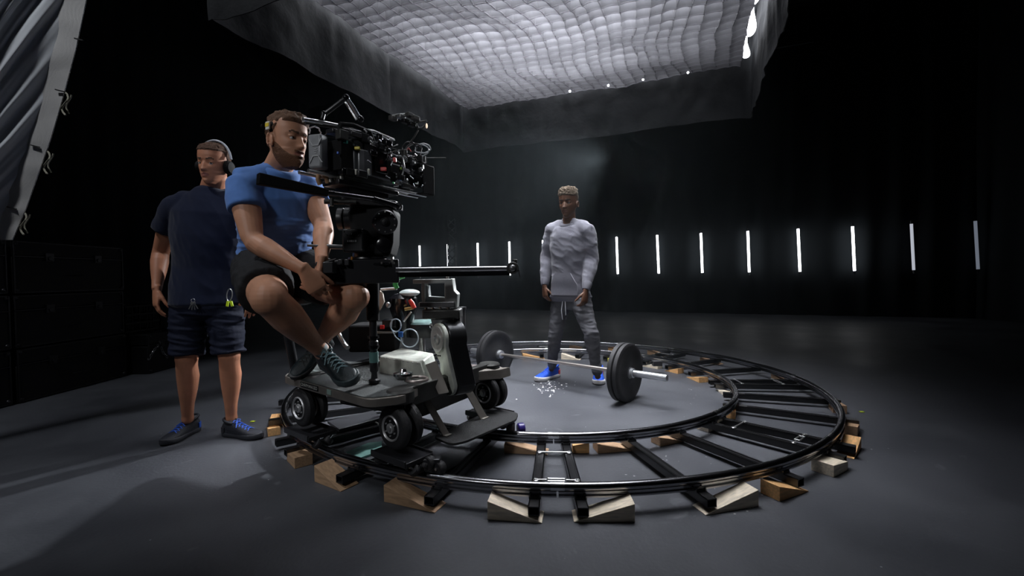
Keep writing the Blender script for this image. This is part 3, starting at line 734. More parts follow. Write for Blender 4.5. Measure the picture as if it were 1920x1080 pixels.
# ------------------------------------------------------------------ 1. the athlete
def build_athlete():
    t = thing('person', 'person in grey crewneck sweatshirt and joggers with blue trainers standing behind the barbell', 'person', (.5, 4.02, 0))
    bf = frame((-.52, -.85, 0)); hf = frame((-.50, -.86, -.04)); f, l, u = bf; K = .93
    sR, sL = at(1037, 428, 4.14), at(1101, 431, 3.94); eR, eL = at(1026, 482, 4.2), at(1109, 486, 3.95); wR, wL = at(1021, 538, 4.1), at(1098, 547, 3.84)
    hR, hL = at(1054, 553, 4.14), at(1086, 553, 4.0); kR, kL = at(1042, 622, 4.12), at(1108, 624, 3.86); aR, aL = at(1034, 692, 4.27), at(1121, 706, 3.95)
    pel = (hR + hL) / 2 + V3(0, 0, .05); sh = (sR + sL) / 2 + V3(0, 0, .03); che = pel.lerp(sh, .62); nk = at(1067, 416, 4.03); hc = at(1065.5, 382, 4.0)
    b = MB(); torso(b, pel, che, sh, nk, bf, K)
    b.loft([(nk - V3(0, 0, .05), .07, .065), (nk, .058, .056), (hc - u * .06 - f * .015, .054, .056)], side=l, n=20)
    add_head(b, hc, hf, 1.06, nose=.95, lips=1.35)
    for s_, e, w in ((sR, eR, wR), (sL, eL, wL)): arm(b, s_, e, w, .95, side=f, sc=sh)
    hand(b, wR, V3(.06, -.1, -1), V3(-.2, .75, 0) + l * .9, 1, (.55, .7, .4)); hand(b, wL, V3(-.14, -.12, -1), V3(-.2, .6, 0) - l * .9, -1, (.55, .7, .4))
    for h, k_, a in ((hR, kR, aR), (hL, kL, aL)): leg(b, h, k_, a, .85, back=-f)
    sk = skin_mats('brown', (.105, .047, .026), (.13, .055, .04), (.01, .007, .006))
    remesh('body', b, sk, t, .0045, 2, paint=face_paint(hc, hf, 1.06))
    eyes(t, hc, hf, 1.06, (0, -.1))
    def hm(x, y, z):
        lim = .172 - .035 * sm(.0, -.04, y) - .07 * sm(-.03, -.09, y); edge = sm(lim - .006, lim + .006, z + (.0 if y < .05 else -.006 * (1 - abs(x) / .06)))
        return -.008 + edge * (.012 + .016 * sm(.18, .235, z))
    hb = MB(); hb.merge(hair_mesh(hc, hf, 1.06, hm, .007, 95))
    obj('hair', hb, mat('curly_hair', (.12, .085, .055), .9, bump=1, bscale=260), t, fix=True)
    # sweatshirt
    kn = mat('grey_sweatshirt', (.165, .165, .195), .9, spec=.15, sheen=.2, vary=.06, vscale=60, bump=.25, bscale=300); rib = mat('ribbed_trim', (.15, .15, .178), .9, bump=.5, bscale=500)
    m = MB(); torso(m, pel, che, sh, nk, bf, K, grow=.028, hem=pel - V3(0, 0, .07))
    for s_, e, w in ((sR, eR, wR), (sL, eL, wL)):
        uu_ = e - s_; v = w - e
        sleeve(m, s_, e, sh, 1.12, [(.2, .071), (.5, .068)], f)
        m.loft([(s_ + uu_ * .3, .069, .071), (s_ + uu_ * .5, .069, .072), (e, .064, .064), (e + v * .3, .062, .06), (e + v * .6, .052, .05), (e + v * .78, .042, .04)], side=f, n=20, cap=.2)
    remesh('sweatshirt', m, kn, t, .006, 26, post=folds(.009, lambda q: Vector((q.x * 5, q.y * 5, q.z * 9 + q.x * 4)), .25))
    for e, w in ((eR, wR), (eL, wL)):
        v = w - e; obj('cuff', MB().loft([(e + v * .72, .045, .042), (e + v * .76, .047, .044), (e + v * .9, .038, .036), (e + v * .94, .034, .031)], side=f, cap=.05), rib, t)
    hb_ = pel - V3(0, 0, .078)
    obj('hem_band', MB().loft([(hb_ - u * .026, .172, .138), (hb_ - u * .02, .182, .147), (hb_ + u * .012, .196, .159), (hb_ + u * .03, .188, .152)], side=l, n=36, cap=.02), rib, t)
    band(nk, f, u, l, K, rib, t)
    # kangaroo pocket: a shaped patch following the belly
    R = []
    for j in range(9):
        z = -.045 + .19 * j / 8; hw = .125 if z < .04 else .125 - (z - .04) * .5
        R.append([pel + u * z + l * (hw * q) + f * ((.165 + .012 * sm(0, .1, z)) * math.sqrt(max(0, 1 - (hw * q / .215) ** 2))) for q in [(-1 + 2 * i / 12) for i in range(13)]])
    pk = MB(); V_ = [p for r in R for p in r]; W = 13; n_ = len(V_); V2 = [p - f * .014 for p in V_]; fs = []
    for j in range(8):
        for i in range(12): q = j * W + i; fs += [(q, q + 1, q + 1 + W, q + W), (n_ + q, n_ + q + W, n_ + q + 1 + W, n_ + q + 1)]
    for j in range(8):
        for i in (0, 12): q = j * W + i; fs.append((q, q + W, n_ + q + W, n_ + q))
    for i in range(12):
        for j in (0, 8): q = j * W + i; fs.append((q, q + 1, n_ + q + 1, n_ + q))
    pk.add(V_ + V2, fs); obj('front_pocket', pk, kn, t)
    lg = sh - u * .085 + f * .148 - l * -.075
    mk_ = MB()
    for sg in (-1, 1): mk_.tube([lg + l * (sg * .004 + .014 * math.sin(a) * 1) + u * (sg * .003 + .009 * math.cos(a) * sg) - f * (.008 + .002 * math.cos(a)) for a in [-1.3 + 2.6 * i / 8 for i in range(9)]], .0018, 6)
    obj('chest_logo', mk_, mat('tonal_print', (.2, .2, .24), .7), t)
    # joggers
    jg = mat('grey_joggers', (.10, .10, .112), .85, spec=.2, vary=.08, vscale=50, bump=.07, bscale=400)
    m = MB(); m.loft([(pel - V3(0, 0, .02), .16, .125), (pel - V3(0, 0, .08), .168, .132), (pel - V3(0, 0, .15), .15, .12)], side=l, n=26, cap=.3)
    for h, k_, a in ((hR, kR, aR), (hL, kL, aL)):
        h = h - V3(0, 0, .02); uu_ = k_ - h; v = a - k_
        m.loft([(h, .095, .098), (h + uu_ * .35, .085, .09), (h + uu_ * .75, .07, .076), (k_, .064, .068), (k_ + v * .3, .062, .066), (k_ + v * .6, .05, .053), (k_ + v * .85, .043, .046), (k_ + v * .93, .04, .043)], side=l, n=22, cap=.2)
    remesh('joggers', m, jg, t, .006, 8, post=folds(.008, lambda q: Vector((q.x * 6, q.y * 6, q.z * 17))))
    dw = pel - u * .1 + f * .142
    for s_, L_ in ((-.012, .16), (.012, .12)):
        obj('drawstring', MB().tube([dw + l * s_, dw + l * s_ * 1.6 - u * L_ * .5 + f * .01, dw + l * s_ * 1.3 - u * L_ - f * .005], .0035, 6), mat('cord_grey', (.45, .45, .48), .8), t)
    bl = mat('trainer_blue', (.008, .085, .62), .55, bump=.3, bscale=400); wh = mat('sole_white', (.75, .74, .74), .5); la = mat('laces_blue', (.02, .12, .7), .6); rd = mat('heel_red', (.75, .04, .05), .5)
    shoe(t, atz(1047, 705, 0), atz(992, 720, 0), (0, 0, 1), (bl, wh, la), .345, heel_col=rd)
    shoe(t, atz(1122, 707, 0), atz(1123, 740, 0), (0, 0, 1), (bl, wh, la), .345, heel_col=rd)
build_athlete()

# ------------------------------------------------------------------ 2. the man standing on the left
def build_left():
    t = thing('person', 'person in navy t-shirt and dark shorts wearing headphones standing at the left', 'person', (-1.83, 2.8, 0))
    bf = frame((.15, -.99, 0)); hf = frame((-.05, -.99, -.08), (.06, 0, 1)); f, l, u = bf; K = 1.12
    sR, sL = at(330, 386, 2.78), at(462, 384, 2.84); eR, eL = at(301, 474, 2.86), at(480, 478, 2.92); wR, wL = at(294, 543, 2.74), at(475, 548, 2.84)
    hR, hL = at(356, 566, 2.8), at(420, 566, 2.83); kR, kL = at(350, 672, 2.76), at(430, 668, 2.8); aR, aL = at(352, 786, 2.84), at(434, 784, 2.86)
    pel = (hR + hL) / 2 + V3(0, 0, .05); sh = (sR + sL) / 2 + V3(0, 0, .04); che = pel.lerp(sh, .6); nk = at(398, 357, 2.82); hc = at(401, 309, 2.76)
    b = MB(); torso(b, pel, che, sh, nk, bf, K)
    b.loft([(nk - V3(0, 0, .05), .08, .072), (nk, .068, .064), (hc - u * .06 - f * .02, .062, .064)], side=l, n=20)
    add_head(b, hc, hf, 1.03, nose=1.05, jaw=1.08)
    for s_, e, w in ((sR, eR, wR), (sL, eL, wL)): arm(b, s_, e, w, 1.12, side=f, sc=sh)
    hand(b, wR, V3(.02, -.12, -1), V3(.5, .6, 0), 1, (.3, .45, .3), 1.08, thumb=(.35, .3)); hand(b, wL, V3(0, -.1, -1), V3(-.5, .6, 0), -1, (.3, .45, .3), 1.05)
    for h, k_, a in ((hR, kR, aR), (hL, kL, aL)): leg(b, h, k_, a, 1.08, back=-f)
    sk = skin_mats('ruddy', (.55, .24, .14), (.36, .14, .11), (.07, .04, .025))
    remesh('body', b, sk, t, .0045, 2, paint=face_paint(hc, hf, 1.03))
    eyes(t, hc, hf, 1.03, (.5, 0))
    def hm(x, y, z):
        lim = .186 - .055 * sm(.03, -.03, y) - .055 * sm(-.03, -.09, y); edge = sm(lim - .005, lim + .005, z)
        return -.008 + edge * .0125
    obj('hair', hair_mesh(hc, hf, 1.03, hm, .005, 110), mat('short_brown_hair', (.12, .06, .035), .8, bump=.8, bscale=300), t)
    # t-shirt
    nv = mat('navy_tshirt', (.009, .013, .034), .9, spec=.15, sheen=.15, bump=.07, bscale=400)
    m = MB(); torso(m, pel, che, sh, nk, bf, K, grow=.022, hem=pel - V3(0, 0, .06))
    for s_, e in ((sR, eR), (sL, eL)):
        sleeve(m, s_, e, sh, 1.2, [(.25, .08), (.52, .084)], f)
    remesh('tshirt', m, nv, t, .006, 10, post=folds(.006, lambda q: Vector((q.x * 7, q.y * 7, q.z * 5 + q.x * 5))))
    band(nk, f, u, l, K, nv, t)
    st = mat('navy_shorts', (.011, .014, .03), .8, spec=.2, bump=.2, bscale=250)
    m = MB(); m.loft([(pel + V3(0, 0, .02), .182, .14), (pel - V3(0, 0, .06), .19, .15), (pel - V3(0, 0, .12), .17, .14)], side=l, n=26, cap=.3)
    for h, k_ in ((hR, kR), (hL, kL)):
        h = h - V3(0, 0, .02); uu_ = k_ - h; m.loft([(h, .108, .112), (h + uu_ * .4, .102, .108), (h + uu_ * .75, .092, .098), (h + uu_ * .93, .094, .1)], side=l, n=24, cap=.06)
    remesh('shorts', m, st, t, .006, 3, post=folds(.009, lambda q: Vector((q.x * 4, q.y * 4, q.z * 22 + q.x * 4))))
    bk = mat('trail_shoe_black', (.016, .018, .026), .6, bump=.3, bscale=300); bs = mat('sole_dark', (.03, .032, .04), .6); bl = mat('laces_bright_blue', (.02, .1, .55), .6); ht = mat('heel_blue', (.02, .09, .45), .5)
    shoe(t, atz(372, 806, 0), atz(303, 838, 0), (0, 0, 1), (bk, bs, bl), .30, heel_col=ht)
    shoe(t, atz(420, 816, 0), atz(498, 824, 0), (0, 0, 1), (bk, bs, bl), .30, heel_col=bs)
    # headphones worn on the head: a thing of its own
    hp = thing('headphones', 'black over-ear headphones with pale band on the standing crew member in navy', 'headphones', hc)
    fh, lh, uh = hf; bl_ = black_metal
    for i, sg in enumerate((-1, 1)):
        e = hc + lh * .092 * sg - fh * .01 - uh * .012
        cu = obj('ear_cup', MB().lathe(e - lh * .014 * sg, lh * sg, [(0, .030), (.004, .036), (.018, .038), (.026, .032), (.030, .01)], 20), black_matte, hp)
        obj('ear_pad', MB().tube([e - lh * .012 * sg + fh * (.026 * math.cos(a)) + uh * (.032 * math.sin(a)) for a in [2 * PI * q / 18 for q in range(18)]], .010, 8, closed=True), black_matte, cu)
    obj('headband', MB().tube([hc + lh * (.102 * math.cos(a)) + uh * (.145 * math.sin(a) ** .8 + .0) - fh * .012 for a in [.18 + (PI - .36) * q / 24 for q in range(25)]], .0065, 8), mat('headband_pale', (.5, .52, .58), .35), hp)
    obj('band_cushion', MB().tube([hc + lh * (.095 * math.cos(a)) + uh * (.135 * math.sin(a) ** .8) - fh * .03 for a in [.75 + (PI - 1.5) * q / 16 for q in range(17)]], .008, 8), black_matte, hp)
    # carabiner with a yellow tag, and a bunch of keys on the belt
    c = at(430, 553, 2.66); cb = thing('carabiner', 'steel carabiner with bright yellow-green tag hanging from the belt of the dark shorts', 'carabiner', c)
    obj('hook', MB().tube([c + V3(.016 * math.cos(a) + .004 * math.sin(a), 0, .035 * math.sin(a)) for a in [2 * PI * q / 20 for q in range(20)]], .003, 8, closed=True), steel, cb)
    yl = mat('tag_yellow', (.65, .85, .02), .5)
    for s_ in (-.011, .011): obj('yellow_tag', MB().box(c + V3(s_ * 1.1, 0, -.052), (.014, .008, .032), (V3(1, 0, s_ * 20).normalized(), V3(0, 1, 0), V3(-s_ * 20, 0, 1).normalized())), yl, cb, bevel=.002)
    c = at(362, 570, 2.63); kb = thing('key_bunch', 'small bunch of metal keys hanging on the front of the dark shorts', 'keys', c)
    obj('ring', MB().tube([c + V3(.011 * math.cos(a), 0, .011 * math.sin(a) + .02) for a in [2 * PI * q / 14 for q in range(14)]], .0016, 6, closed=True), steel, kb)
    for i, an in enumerate((-.5, -.15, .2, .55)):
        d = V3(math.sin(an), 0, -math.cos(an)); k = MB().box(c + V3(0, .004 * i - .006, .01) + d * .028, (.005, .0015, .034), (d.cross(V3(0, 1, 0)), V3(0, 1, 0), d)); k.cyl(c + V3(0, .004 * i - .007, .01) + d * .006, c + V3(0, .004 * i - .005, .01) + d * .006, .009, n=10)
        obj('key', k, steel, kb)
build_left()

# ------------------------------------------------------------------ 3. the operator sitting on the dolly
def build_operator():
    t = thing('person', 'bearded person in bright blue t-shirt and black shorts sitting cross-ankled on the dolly', 'person', (-1.1, 2.25, .47))
    bf = frame((.80, -.60, 0)); hf = frame((.90, -.42, .0), (.10, 0, 1)); f, l, u = bf; K = 1.0
    sR, sL = at(455, 350, 2.05), at(579, 352, 2.32); eR, eL = at(474, 452, 1.98), at(607, 425, 2.2); wR, wL = at(571, 507, 1.93), at(603, 490, 2.0)
    hR, hL = at(488, 508, 2.22), at(562, 508, 2.36); kR, kL = at(505, 560, 1.84), at(664, 556, 2.10); aR, aL = at(605, 660, 2.10), at(600, 640, 2.36)
    pel = (hR + hL) / 2 + V3(0, 0, .04) - f * .05; sh = (sR + sL) / 2 + V3(0, 0, .035); che = pel.lerp(sh, .58) + f * .02; nk = at(523, 316, 2.17); hc = at(539, 266, 2.12)
    b = MB(); torso(b, pel, che, sh, nk, bf, K)
    b.loft([(nk - V3(0, 0, .06), .075, .07), (nk + u * .01, .064, .062), (hc - u * .055 - hf[0] * .02, .058, .062)], side=l, n=20)
    add_head(b, hc, hf, 1.04, nose=1.1, jaw=1.06)
    arm(b, sR, eR, wR, 1.1, side=f, sc=sh); arm(b, sL, eL, wL, 1.08, side=f, sc=sh)
    dR = (at(598, 545, 1.95) - wR).normalized()
    hand(b, wR, dR, V3(.0, 1, -.35), 1, (.5, .75, .5), 1.05, thumb=(.4, .2)); hand(b, wL, (at(592, 548, 1.99) - wL).normalized(), V3(-1, -.35, 0), 1, (.5, .8, .5), 1.05, thumb=(.4, .2))
    leg(b, hR, kR, aR, 1.28, back=(V3(-.3, .9, -.2)).normalized()); leg(b, hL, kL, aL, 1.25, back=(V3(-.2, .8, -.5)).normalized())
    sk = skin_mats('fair', (.58, .29, .18), (.42, .17, .13), (.10, .05, .028))
    def ex(m, x, y, z):
        return m
    remesh('body', b, sk, t, .004, 2, paint=face_paint(hc, hf, 1.04, extra=ex))
    eyes(t, hc, hf, 1.04)
    def hm(x, y, z):
        lim = .178 - .06 * sm(.035, -.01, y) - .07 * sm(-.03, -.085, y); edge = sm(lim - .005, lim + .005, z - (.004 if y > .04 else 0))
        return -.008 + edge * (.010 + .007 * sm(.19, .235, z) + .010 * sm(.03, .07, y))
    obj('hair', hair_mesh(hc, hf, 1.04, hm, .008, 70), mat('brown_hair', (.17, .085, .045), .6, bump=.8, bscale=260), t)
    def bm_(x, y, z):
        # full short beard: jaw line up to the sideburns, open round the lips
        top = .045 + .055 * sm(.07, -.005, y); jawm = 1 - sm(top - .007, top + .007, z)
        mo = math.exp(-((abs(x)) / .03) ** 4) * (1 if .057 < z < .068 else 0)
        lips_ = (x / .026) ** 2 + ((z - .05) / .0085) ** 2 < 1
        cover = max(jawm, mo) * (0 if lips_ and y > .05 else 1) * sm(-.035, -.015, y)
        return -.008 + cover * .0135
    obj('beard', hair_mesh(hc, hf, 1.04, bm_, .0018, 200), mat('beard_hair', (.20, .09, .045), .75, bump=.8, bscale=320), t)
    # t-shirt
    bt = mat('blue_tshirt', (.10, .22, .55), .85, spec=.2, sheen=.2, vary=.05, vscale=40, bump=.07, bscale=400)
    m = MB(); torso(m, pel, che, sh, nk, bf, K, grow=.02, hem=pel - V3(0, 0, .035))
    for s_, e in ((sR, eR), (sL, eL)):
        sleeve(m, s_, e, sh, 1.12, [(.2, .074), (.42, .075)], f)
    def post(V, N):
        o = V.copy(); c0 = np.array(che)
        for i in range(len(V)):
            p = Vector(V[i]); r = p - pel; zz = r.z
            a = math.atan2(r.dot(l), r.dot(f)); q = Vector((a * 2.2 + zz * 3, zz * 5, 0)) if zz > .2 else Vector((a * 1.4, zz * 26, 3))
            k = 1 - abs(noise.noise(q)) * 2.6; k2 = 1 - abs(noise.noise(q * 2.1 + Vector((5, 5, 5)))) * 2.4
            amp = .008 if zz < .18 else .006
            o[i] = V[i] + N[i] * amp * (k * .8 + k2 * .3 - .45)
        return o
    remesh('tshirt', m, bt, t, .0055, 10, post=post)
    band(nk, f, u, l, K, bt, t)
    ks = mat('black_shorts', (.022, .022, .024), .85, spec=.2, bump=.2, bscale=250)
    m = MB(); m.loft([(pel + V3(0, 0, .02), .175, .135), (pel - V3(0, 0, .05), .19, .155), (pel - V3(0, 0, .09), .18, .15)], side=l, n=26, cap=.3)
    for h, k_, q_ in ((hR, kR, 1.), (hL, kL, .66)):
        uu_ = k_ - h; m.loft([(h - uu_ * .1, .125, .125), (h + uu_ * .3 * q_, .122, .122), (h + uu_ * .62 * q_, .113, .115), (h + uu_ * .8 * q_, .107, .11)], side=l, n=24, cap=.06)
    remesh('shorts', m, ks, t, .006, 3, post=folds(.008, lambda q: Vector((q.x * 9 + q.z * 8, q.y * 9, q.z * 9))))
    sb_ = mat('trainer_black_teal', (.012, .022, .026), .4, bump=.3, bscale=300); so = mat('sole_teal_black', (.05, .07, .075), .5); lg = mat('laces_teal', (.25, .38, .42), .6)
    d1 = (at(668, 704, 1.90) - aR).normalized(); up1 = V3(-.25, -.35, .9)
    f_ = d1.copy(); up1 = (up1 - f_ * up1.dot(f_)).normalized(); shoe(t, aR - f_ * .055 - up1 * .085, aR - up1 * .085 + f_ * .2, up1, (sb_, so, lg), .315)
    d2 = V3(-.42, -.45, -.5).normalized(); up2 = V3(.3, -.3, .8); up2 = (up2 - d2 * up2.dot(d2)).normalized()
    shoe(t, aL - d2 * .06 - up2 * .08, aL - up2 * .08 + d2 * .2, up2, (sb_, mat('sole_black', (.02, .02, .022), .6), mat('laces_black', (.03, .03, .03), .7)), .28)
    sock = mat('ankle_sock', (.45, .5, .5), .9); v = (kR - aR).normalized(); obj('sock', MB().loft([(aR - v * .02, .036, .041), (aR + v * .03, .037, .042), (aR + v * .045, .038, .042)], side=l, cap=.05), sock, t)
    # radio earpiece strap with a yellow label worn on the back of the head
    hp = thing('radio_headset', 'black radio headset band with a small yellow and white label on the bearded operator', 'headset', hc)
    fh, lh, uh = hf
    obj('band', MB().tube([hc - fh * (.112 * math.cos(a)) + lh * (.097 * math.sin(a)) + uh * (.045 + .02 * math.cos(a)) for a in [-1.2 + 2.4 * q / 20 for q in range(21)]], .008, 8), black_matte, hp)
    e = hc - lh * .093 + uh * .04 - fh * .03
    e2 = at(507, 237, 2.055); nn = V3(-.45, -.89, 0); tt = uh.cross(nn)
    pd = obj('label_block', MB().box(e2 + nn * .012, (.026, .008, .036), (tt, nn, uh)), mat('label_white', (.75, .73, .65), .5), hp, bevel=.002)
    obj('yellow_label', MB().box(e2 + nn * .0165 + uh * .003, (.024, .002, .016), (tt, nn, uh)), mat('label_yellow', (.8, .6, .05), .5), pd)
    obj('pad', MB().ell(e2 - nn * .008, (.02, .014, .026), (tt, nn, uh)), black_matte, hp)
build_operator()
# ================================================================== CAMERA DOLLY ON THE TRACK
E_ = V3(.79, -.61, 0).normalized(); N_ = V3(.61, .79, 0).normalized(); UP = V3(0, 0, 1)
dl = thing('camera_dolly', 'cast metal camera dolly with black footboards and double rubber tyres on the near left rails', 'camera dolly', (-.62, 2.45, .12))
dark_metal = mat('dark_cast_metal', (.075, .075, .072), .45, metal=.6, vary=.2, vscale=12, bump=.1, bscale=80)
green_grey = mat('worn_green_grey_metal', (.68, .71, .64), .5, metal=.35, vary=.22, vscale=16, bump=.12, bscale=50)
bronze = mat('bronze_grey_metal', (.30, .275, .25), .45, metal=.6, vary=.15, vscale=10)
grip = mat('black_grip_mat', (.022, .023, .024), .65, bump=.6, bscale=350, vary=.3, vscale=7)
def slab(pts, z, th): return MB().prism([V3(p.x, p.y, z - th) for p in pts], (0, 0, th))
def rnd(pts, r=.03, n=5):
    """round the corners of a floor-plan polygon"""
    out = []; m = len(pts)
    for i in range(m):
        p = pts[i]; a = (pts[i - 1] - p); b = (pts[(i + 1) % m] - p); k = min(r, a.length * .45, b.length * .45); a = p + a.normalized() * k; b = p + b.normalized() * k
        for j in range(n + 1): t = j / n; out.append(a * (1 - t) ** 2 + p * 2 * t * (1 - t) + b * t * t)
    return out
dk = [atz(531, 704, .47), atz(690, 748, .47), atz(756, 741, .47), atz(806, 714, .47), atz(705, 680, .47), atz(582, 672, .47)]
deck = obj('footboard', slab(rnd(dk, .05), .466, .036), bronze, dl, bevel=.002)
cen = sum(dk, V3(0, 0, 0)) / 6
obj('grip_mat', slab(rnd([cen + (p - cen) * .965 for p in dk], .05), .470, .004), mat('grey_grip_mat', (.07, .078, .078), .55, bump=.6, bscale=300, vary=.35, vscale=6), deck)  # a lighter grey than the grip on the front step
dd = (dk[1] - dk[0]).normalized(); nn = V3(dd.y, -dd.x, 0)
lp = dk[0].lerp(dk[1], .36); lp.z = .452
nb = obj('name_plate', MB().box(lp + nn * .002, (.17, .003, .025), (dd, nn, UP)), black_gloss, deck)
text('lettering', 'CHAPMAN-LEO', mat('letter_white', (.55, .55, .52), .5), .023, lp + nn * .0038, dd, UP, nb, depth=.0004)
sp_ = dk[0].lerp(dk[1], .60); sp_.z = .452; obj('small_plate', MB().box(sp_ + nn * .002, (.035, .003, .022), (dd, nn, UP)), mat('teal_sticker', (.3, .42, .38), .5), deck)
for k in range(4):      # pale strips on the mat
    a = dk[0].lerp(dk[5], .35 + .12 * k) + dd * .1; a.z = .4708; b2 = a + dd * (.16 - .02 * k) + V3(0, 0, 0)
    if k < 2: obj('pale_strip', MB().box((a + b2) / 2, ((b2 - a).length, .022, .0012), (dd, nn, UP)), mat('pale_strip', (.28, .33, .32), .6), deck)
# frame below the boards
FO, RO_, FI = at(752, 806, 2.03), at(580, 764, 2.36), at(918, 742, 2.62); FO.z = RO_.z = FI.z = .315; RI_ = RO_ + (FI - FO) * .95
ch = [FO + N_ * .12 - E_ * .02, RO_ + N_ * .12 + E_ * .05, RI_ - N_ * .1 + E_ * .05, FI - N_ * .1 - E_ * .02]
obj('chassis', slab(rnd([V3(p.x, p.y, 0) for p in ch], .06), .438, .13), dark_metal, dl, bevel=.006)
for a, b in ((FO, FI), (RO_, RI_)):
    obj('cross_beam', MB().bar(a + UP * .12, b + UP * .12, .05, .09, UP), dark_metal, dl, bevel=.006)
TY = MB; R_ = .098
def wheel_unit(c, k):
    for s in (-.035, .035):
        p = c + N_ * s
        t = obj('tyre', MB().lathe(p - N_ * .021, N_, [(0, R_ * .55), (0, R_ * .84), (.004, R_ * .94), (.010, R_ * .995), (.021, R_), (.032, R_ * .995), (.038, R_ * .94), (.042, R_ * .84), (.042, R_ * .55), (0, R_ * .55)], 40), black_rubber, dl)
        h = MB().lathe(p - N_ * .024, N_, [(.046, R_ * .1), (.046, R_ * .6), (.000, R_ * .6), (-.004, R_ * .56), (.002, R_ * .50), (.012, R_ * .46), (.012, R_ * .26), (-.004, R_ * .22), (-.006, R_ * .08)], 32)
        s_, q_ = perp(N_)
        for i in range(6):
            a = i * PI / 3; h.cyl(p - N_ * .026 + (s_ * math.cos(a) + q_ * math.sin(a)) * R_ * .34, p - N_ * .014 + (s_ * math.cos(a) + q_ * math.sin(a)) * R_ * .34, .004, n=8)
        obj('hub', h, mat('hub_metal', (.6, .6, .61), .4, metal=.6, vary=.15, vscale=30), t)
    obj('axle', MB().cyl(c - N_ * .07, c + N_ * .07, .012), steel, dl)
    f = MB().lathe(c + UP * .105, UP, [(0, .03), (0, .058), (.01, .062), (.05, .062), (.058, .055), (.06, .01)], 28)
    f.box(c + UP * .055, (.03, .012, .11), (E_, N_, UP)); obj('steering_drum', f, dark_metal, dl)
    # track bogie: cradle under the tyre with rollers gripping the rail
    b = MB(); z = .175
    for s in (-.075, .075): b.box(V3(c.x, c.y, .186) + N_ * s, (.24, .008, .03), (E_, N_, UP))
    b.box(V3(c.x, c.y, .186), (.24, .15, .008), (E_, N_, UP)); 
    for s in (-.14, .14): b.box(V3(c.x, c.y, .183) + E_ * s * .86, (.012, .15, .02), (E_, N_, UP))
    bo = obj('track_bogie', b, black_metal, dl, bevel=.002)
    for s in (-.12, .12):
        for w_ in (-1, 1):
            q = V3(c.x, c.y, .150) + E_ * s; ax = (N_ + UP * .8 * w_).normalized() if False else (N_ * w_ + UP * .9).normalized()
            p = q + N_ * w_ * .030
            obj('roller', MB().lathe(p - ax * .014, ax, [(0, .006), (0, .023), (.004, .026), (.022, .026), (.026, .023), (.026, .006)], 18), black_rubber, bo)
            obj('bolt', MB().cyl(p + ax * .012, p + ax * .034, .005, n=8), bright_metal, bo)
    return bo
for i, c in enumerate((FO, RO_, FI, RI_)): wheel_unit(c, i)
# blue roller pair at the inner front bogie
bp_ = at(977, 803, 2.58); obj('blue_roller', MB().lathe(bp_ - V3(.02, .01, 0), V3(1, .3, 0), [(0, .008), (0, .026), (.005, .032), (.035, .032), (.04, .026), (.04, .008)], 22), mat('blue_urethane', (.03, .02, .16), .3), dl)
obj('roller_bracket', MB().box(bp_ - V3(.06, .01, -.005), (.05, .05, .08)), black_metal, dl, bevel=.003)
# front step hung on two straps
st = [atz(812, 818, .205), atz(846, 832, .205), atz(872, 827, .205), atz(968, 786, .205), atz(972, 774, .205), atz(936, 766, .205), atz(905, 775, .205)]
sb_o = obj('front_step', slab(rnd(st, .03, 4), .205, .012), grip, dl, bevel=.002)
for a, b, w_ in (((797, 746, 2.19), (838, 803, 2.2), .04), ((873, 724, 2.42), (908, 771, 2.46), .05)):
    A = at(*a); B = at(*b); B.z = .2; A.z = max(A.z, .38)
    m = MB().bar(A, B, .006, w_, E_ * -1 if False else N_); m.bar(A + UP * .002, A - E_ * .09 + N_ * .0, .006, w_, UP if False else N_); m.box(B + UP * .008, (.03, w_, .006), (E_, N_, UP)); obj('step_strap', m, bronze, dl, bevel=.002)
# body casting with sloping nose
b0, b1, b2, b3 = atz(711, 667, .56), atz(789, 679, .56), atz(812, 662, .56), atz(752, 652, .56)
n1 = atz(800, 712, .45); m = MB()
top = [b0, b1, b2, b3]; off = (b1 - b0).normalized() * .055
bot = [V3(b0.x, b0.y, .44), V3(b1.x, b1.y, .44) + off, V3(b2.x, b2.y, .44) + off, V3(b3.x, b3.y, .44)]
m.add(bot + top, [(0, 1, 2, 3), (7, 6, 5, 4), (0, 4, 5, 1), (1, 5, 6, 2), (2, 6, 7, 3), (3, 7, 4, 0)])
bc = obj('body_casting', m, green_grey, dl, bevel=.006)
rv = MB(); 
for i in range(9): p = b0.lerp(b1, .05 + .11 * i); rv.ell(V3(p.x, p.y, .552) + (b1 - b0).normalized().cross(UP) * .001, .0035, None, 8, 6)
obj('rivets', rv, steel, bc)
rb = MB().prism([at(797, 684, 2.22), at(815, 677, 2.24), at(839, 737, 2.2), at(822, 740, 2.18)], N_ * .012 + V3(0, .004, 0)); obj('strap_plate', rb, bronze, dl, bevel=.002)
# lift arm: drum with pale face, tapering side plate below
fn = V3(-.79, -.61, 0).normalized(); sd = V3(.61, -.79, 0).normalized()
hc_ = at(828, 635, 2.33)
def arc(c, r, a0, a1, n): return [c + sd * (r * math.cos(a)) + UP * (r * math.sin(a)) for a in [a0 + (a1 - a0) * i / n for i in range(n + 1)]]
lo = at(846, 716, 2.3); prof = arc(hc_, .080, -.35, PI + .5, 18) + [lo - sd * .078 + UP * .09] + arc(lo, .066, PI + .3, 2 * PI - .1, 10)
obj('arm_side_plate', MB().prism([p + fn * .0 for p in prof], fn * .022), green_grey, dl, bevel=.003)
prof2 = arc(hc_, .086, -.35, PI + .5, 18) + [lo - sd * .083 + UP * .09] + arc(lo, .071, PI + .3, 2 * PI - .1, 10)
obj('arm_housing', MB().prism([p - fn * .004 for p in prof2], -fn * .10), mat('dark_glossy_casting', (.05, .052, .055), .28, metal=.7), dl, bevel=.005)
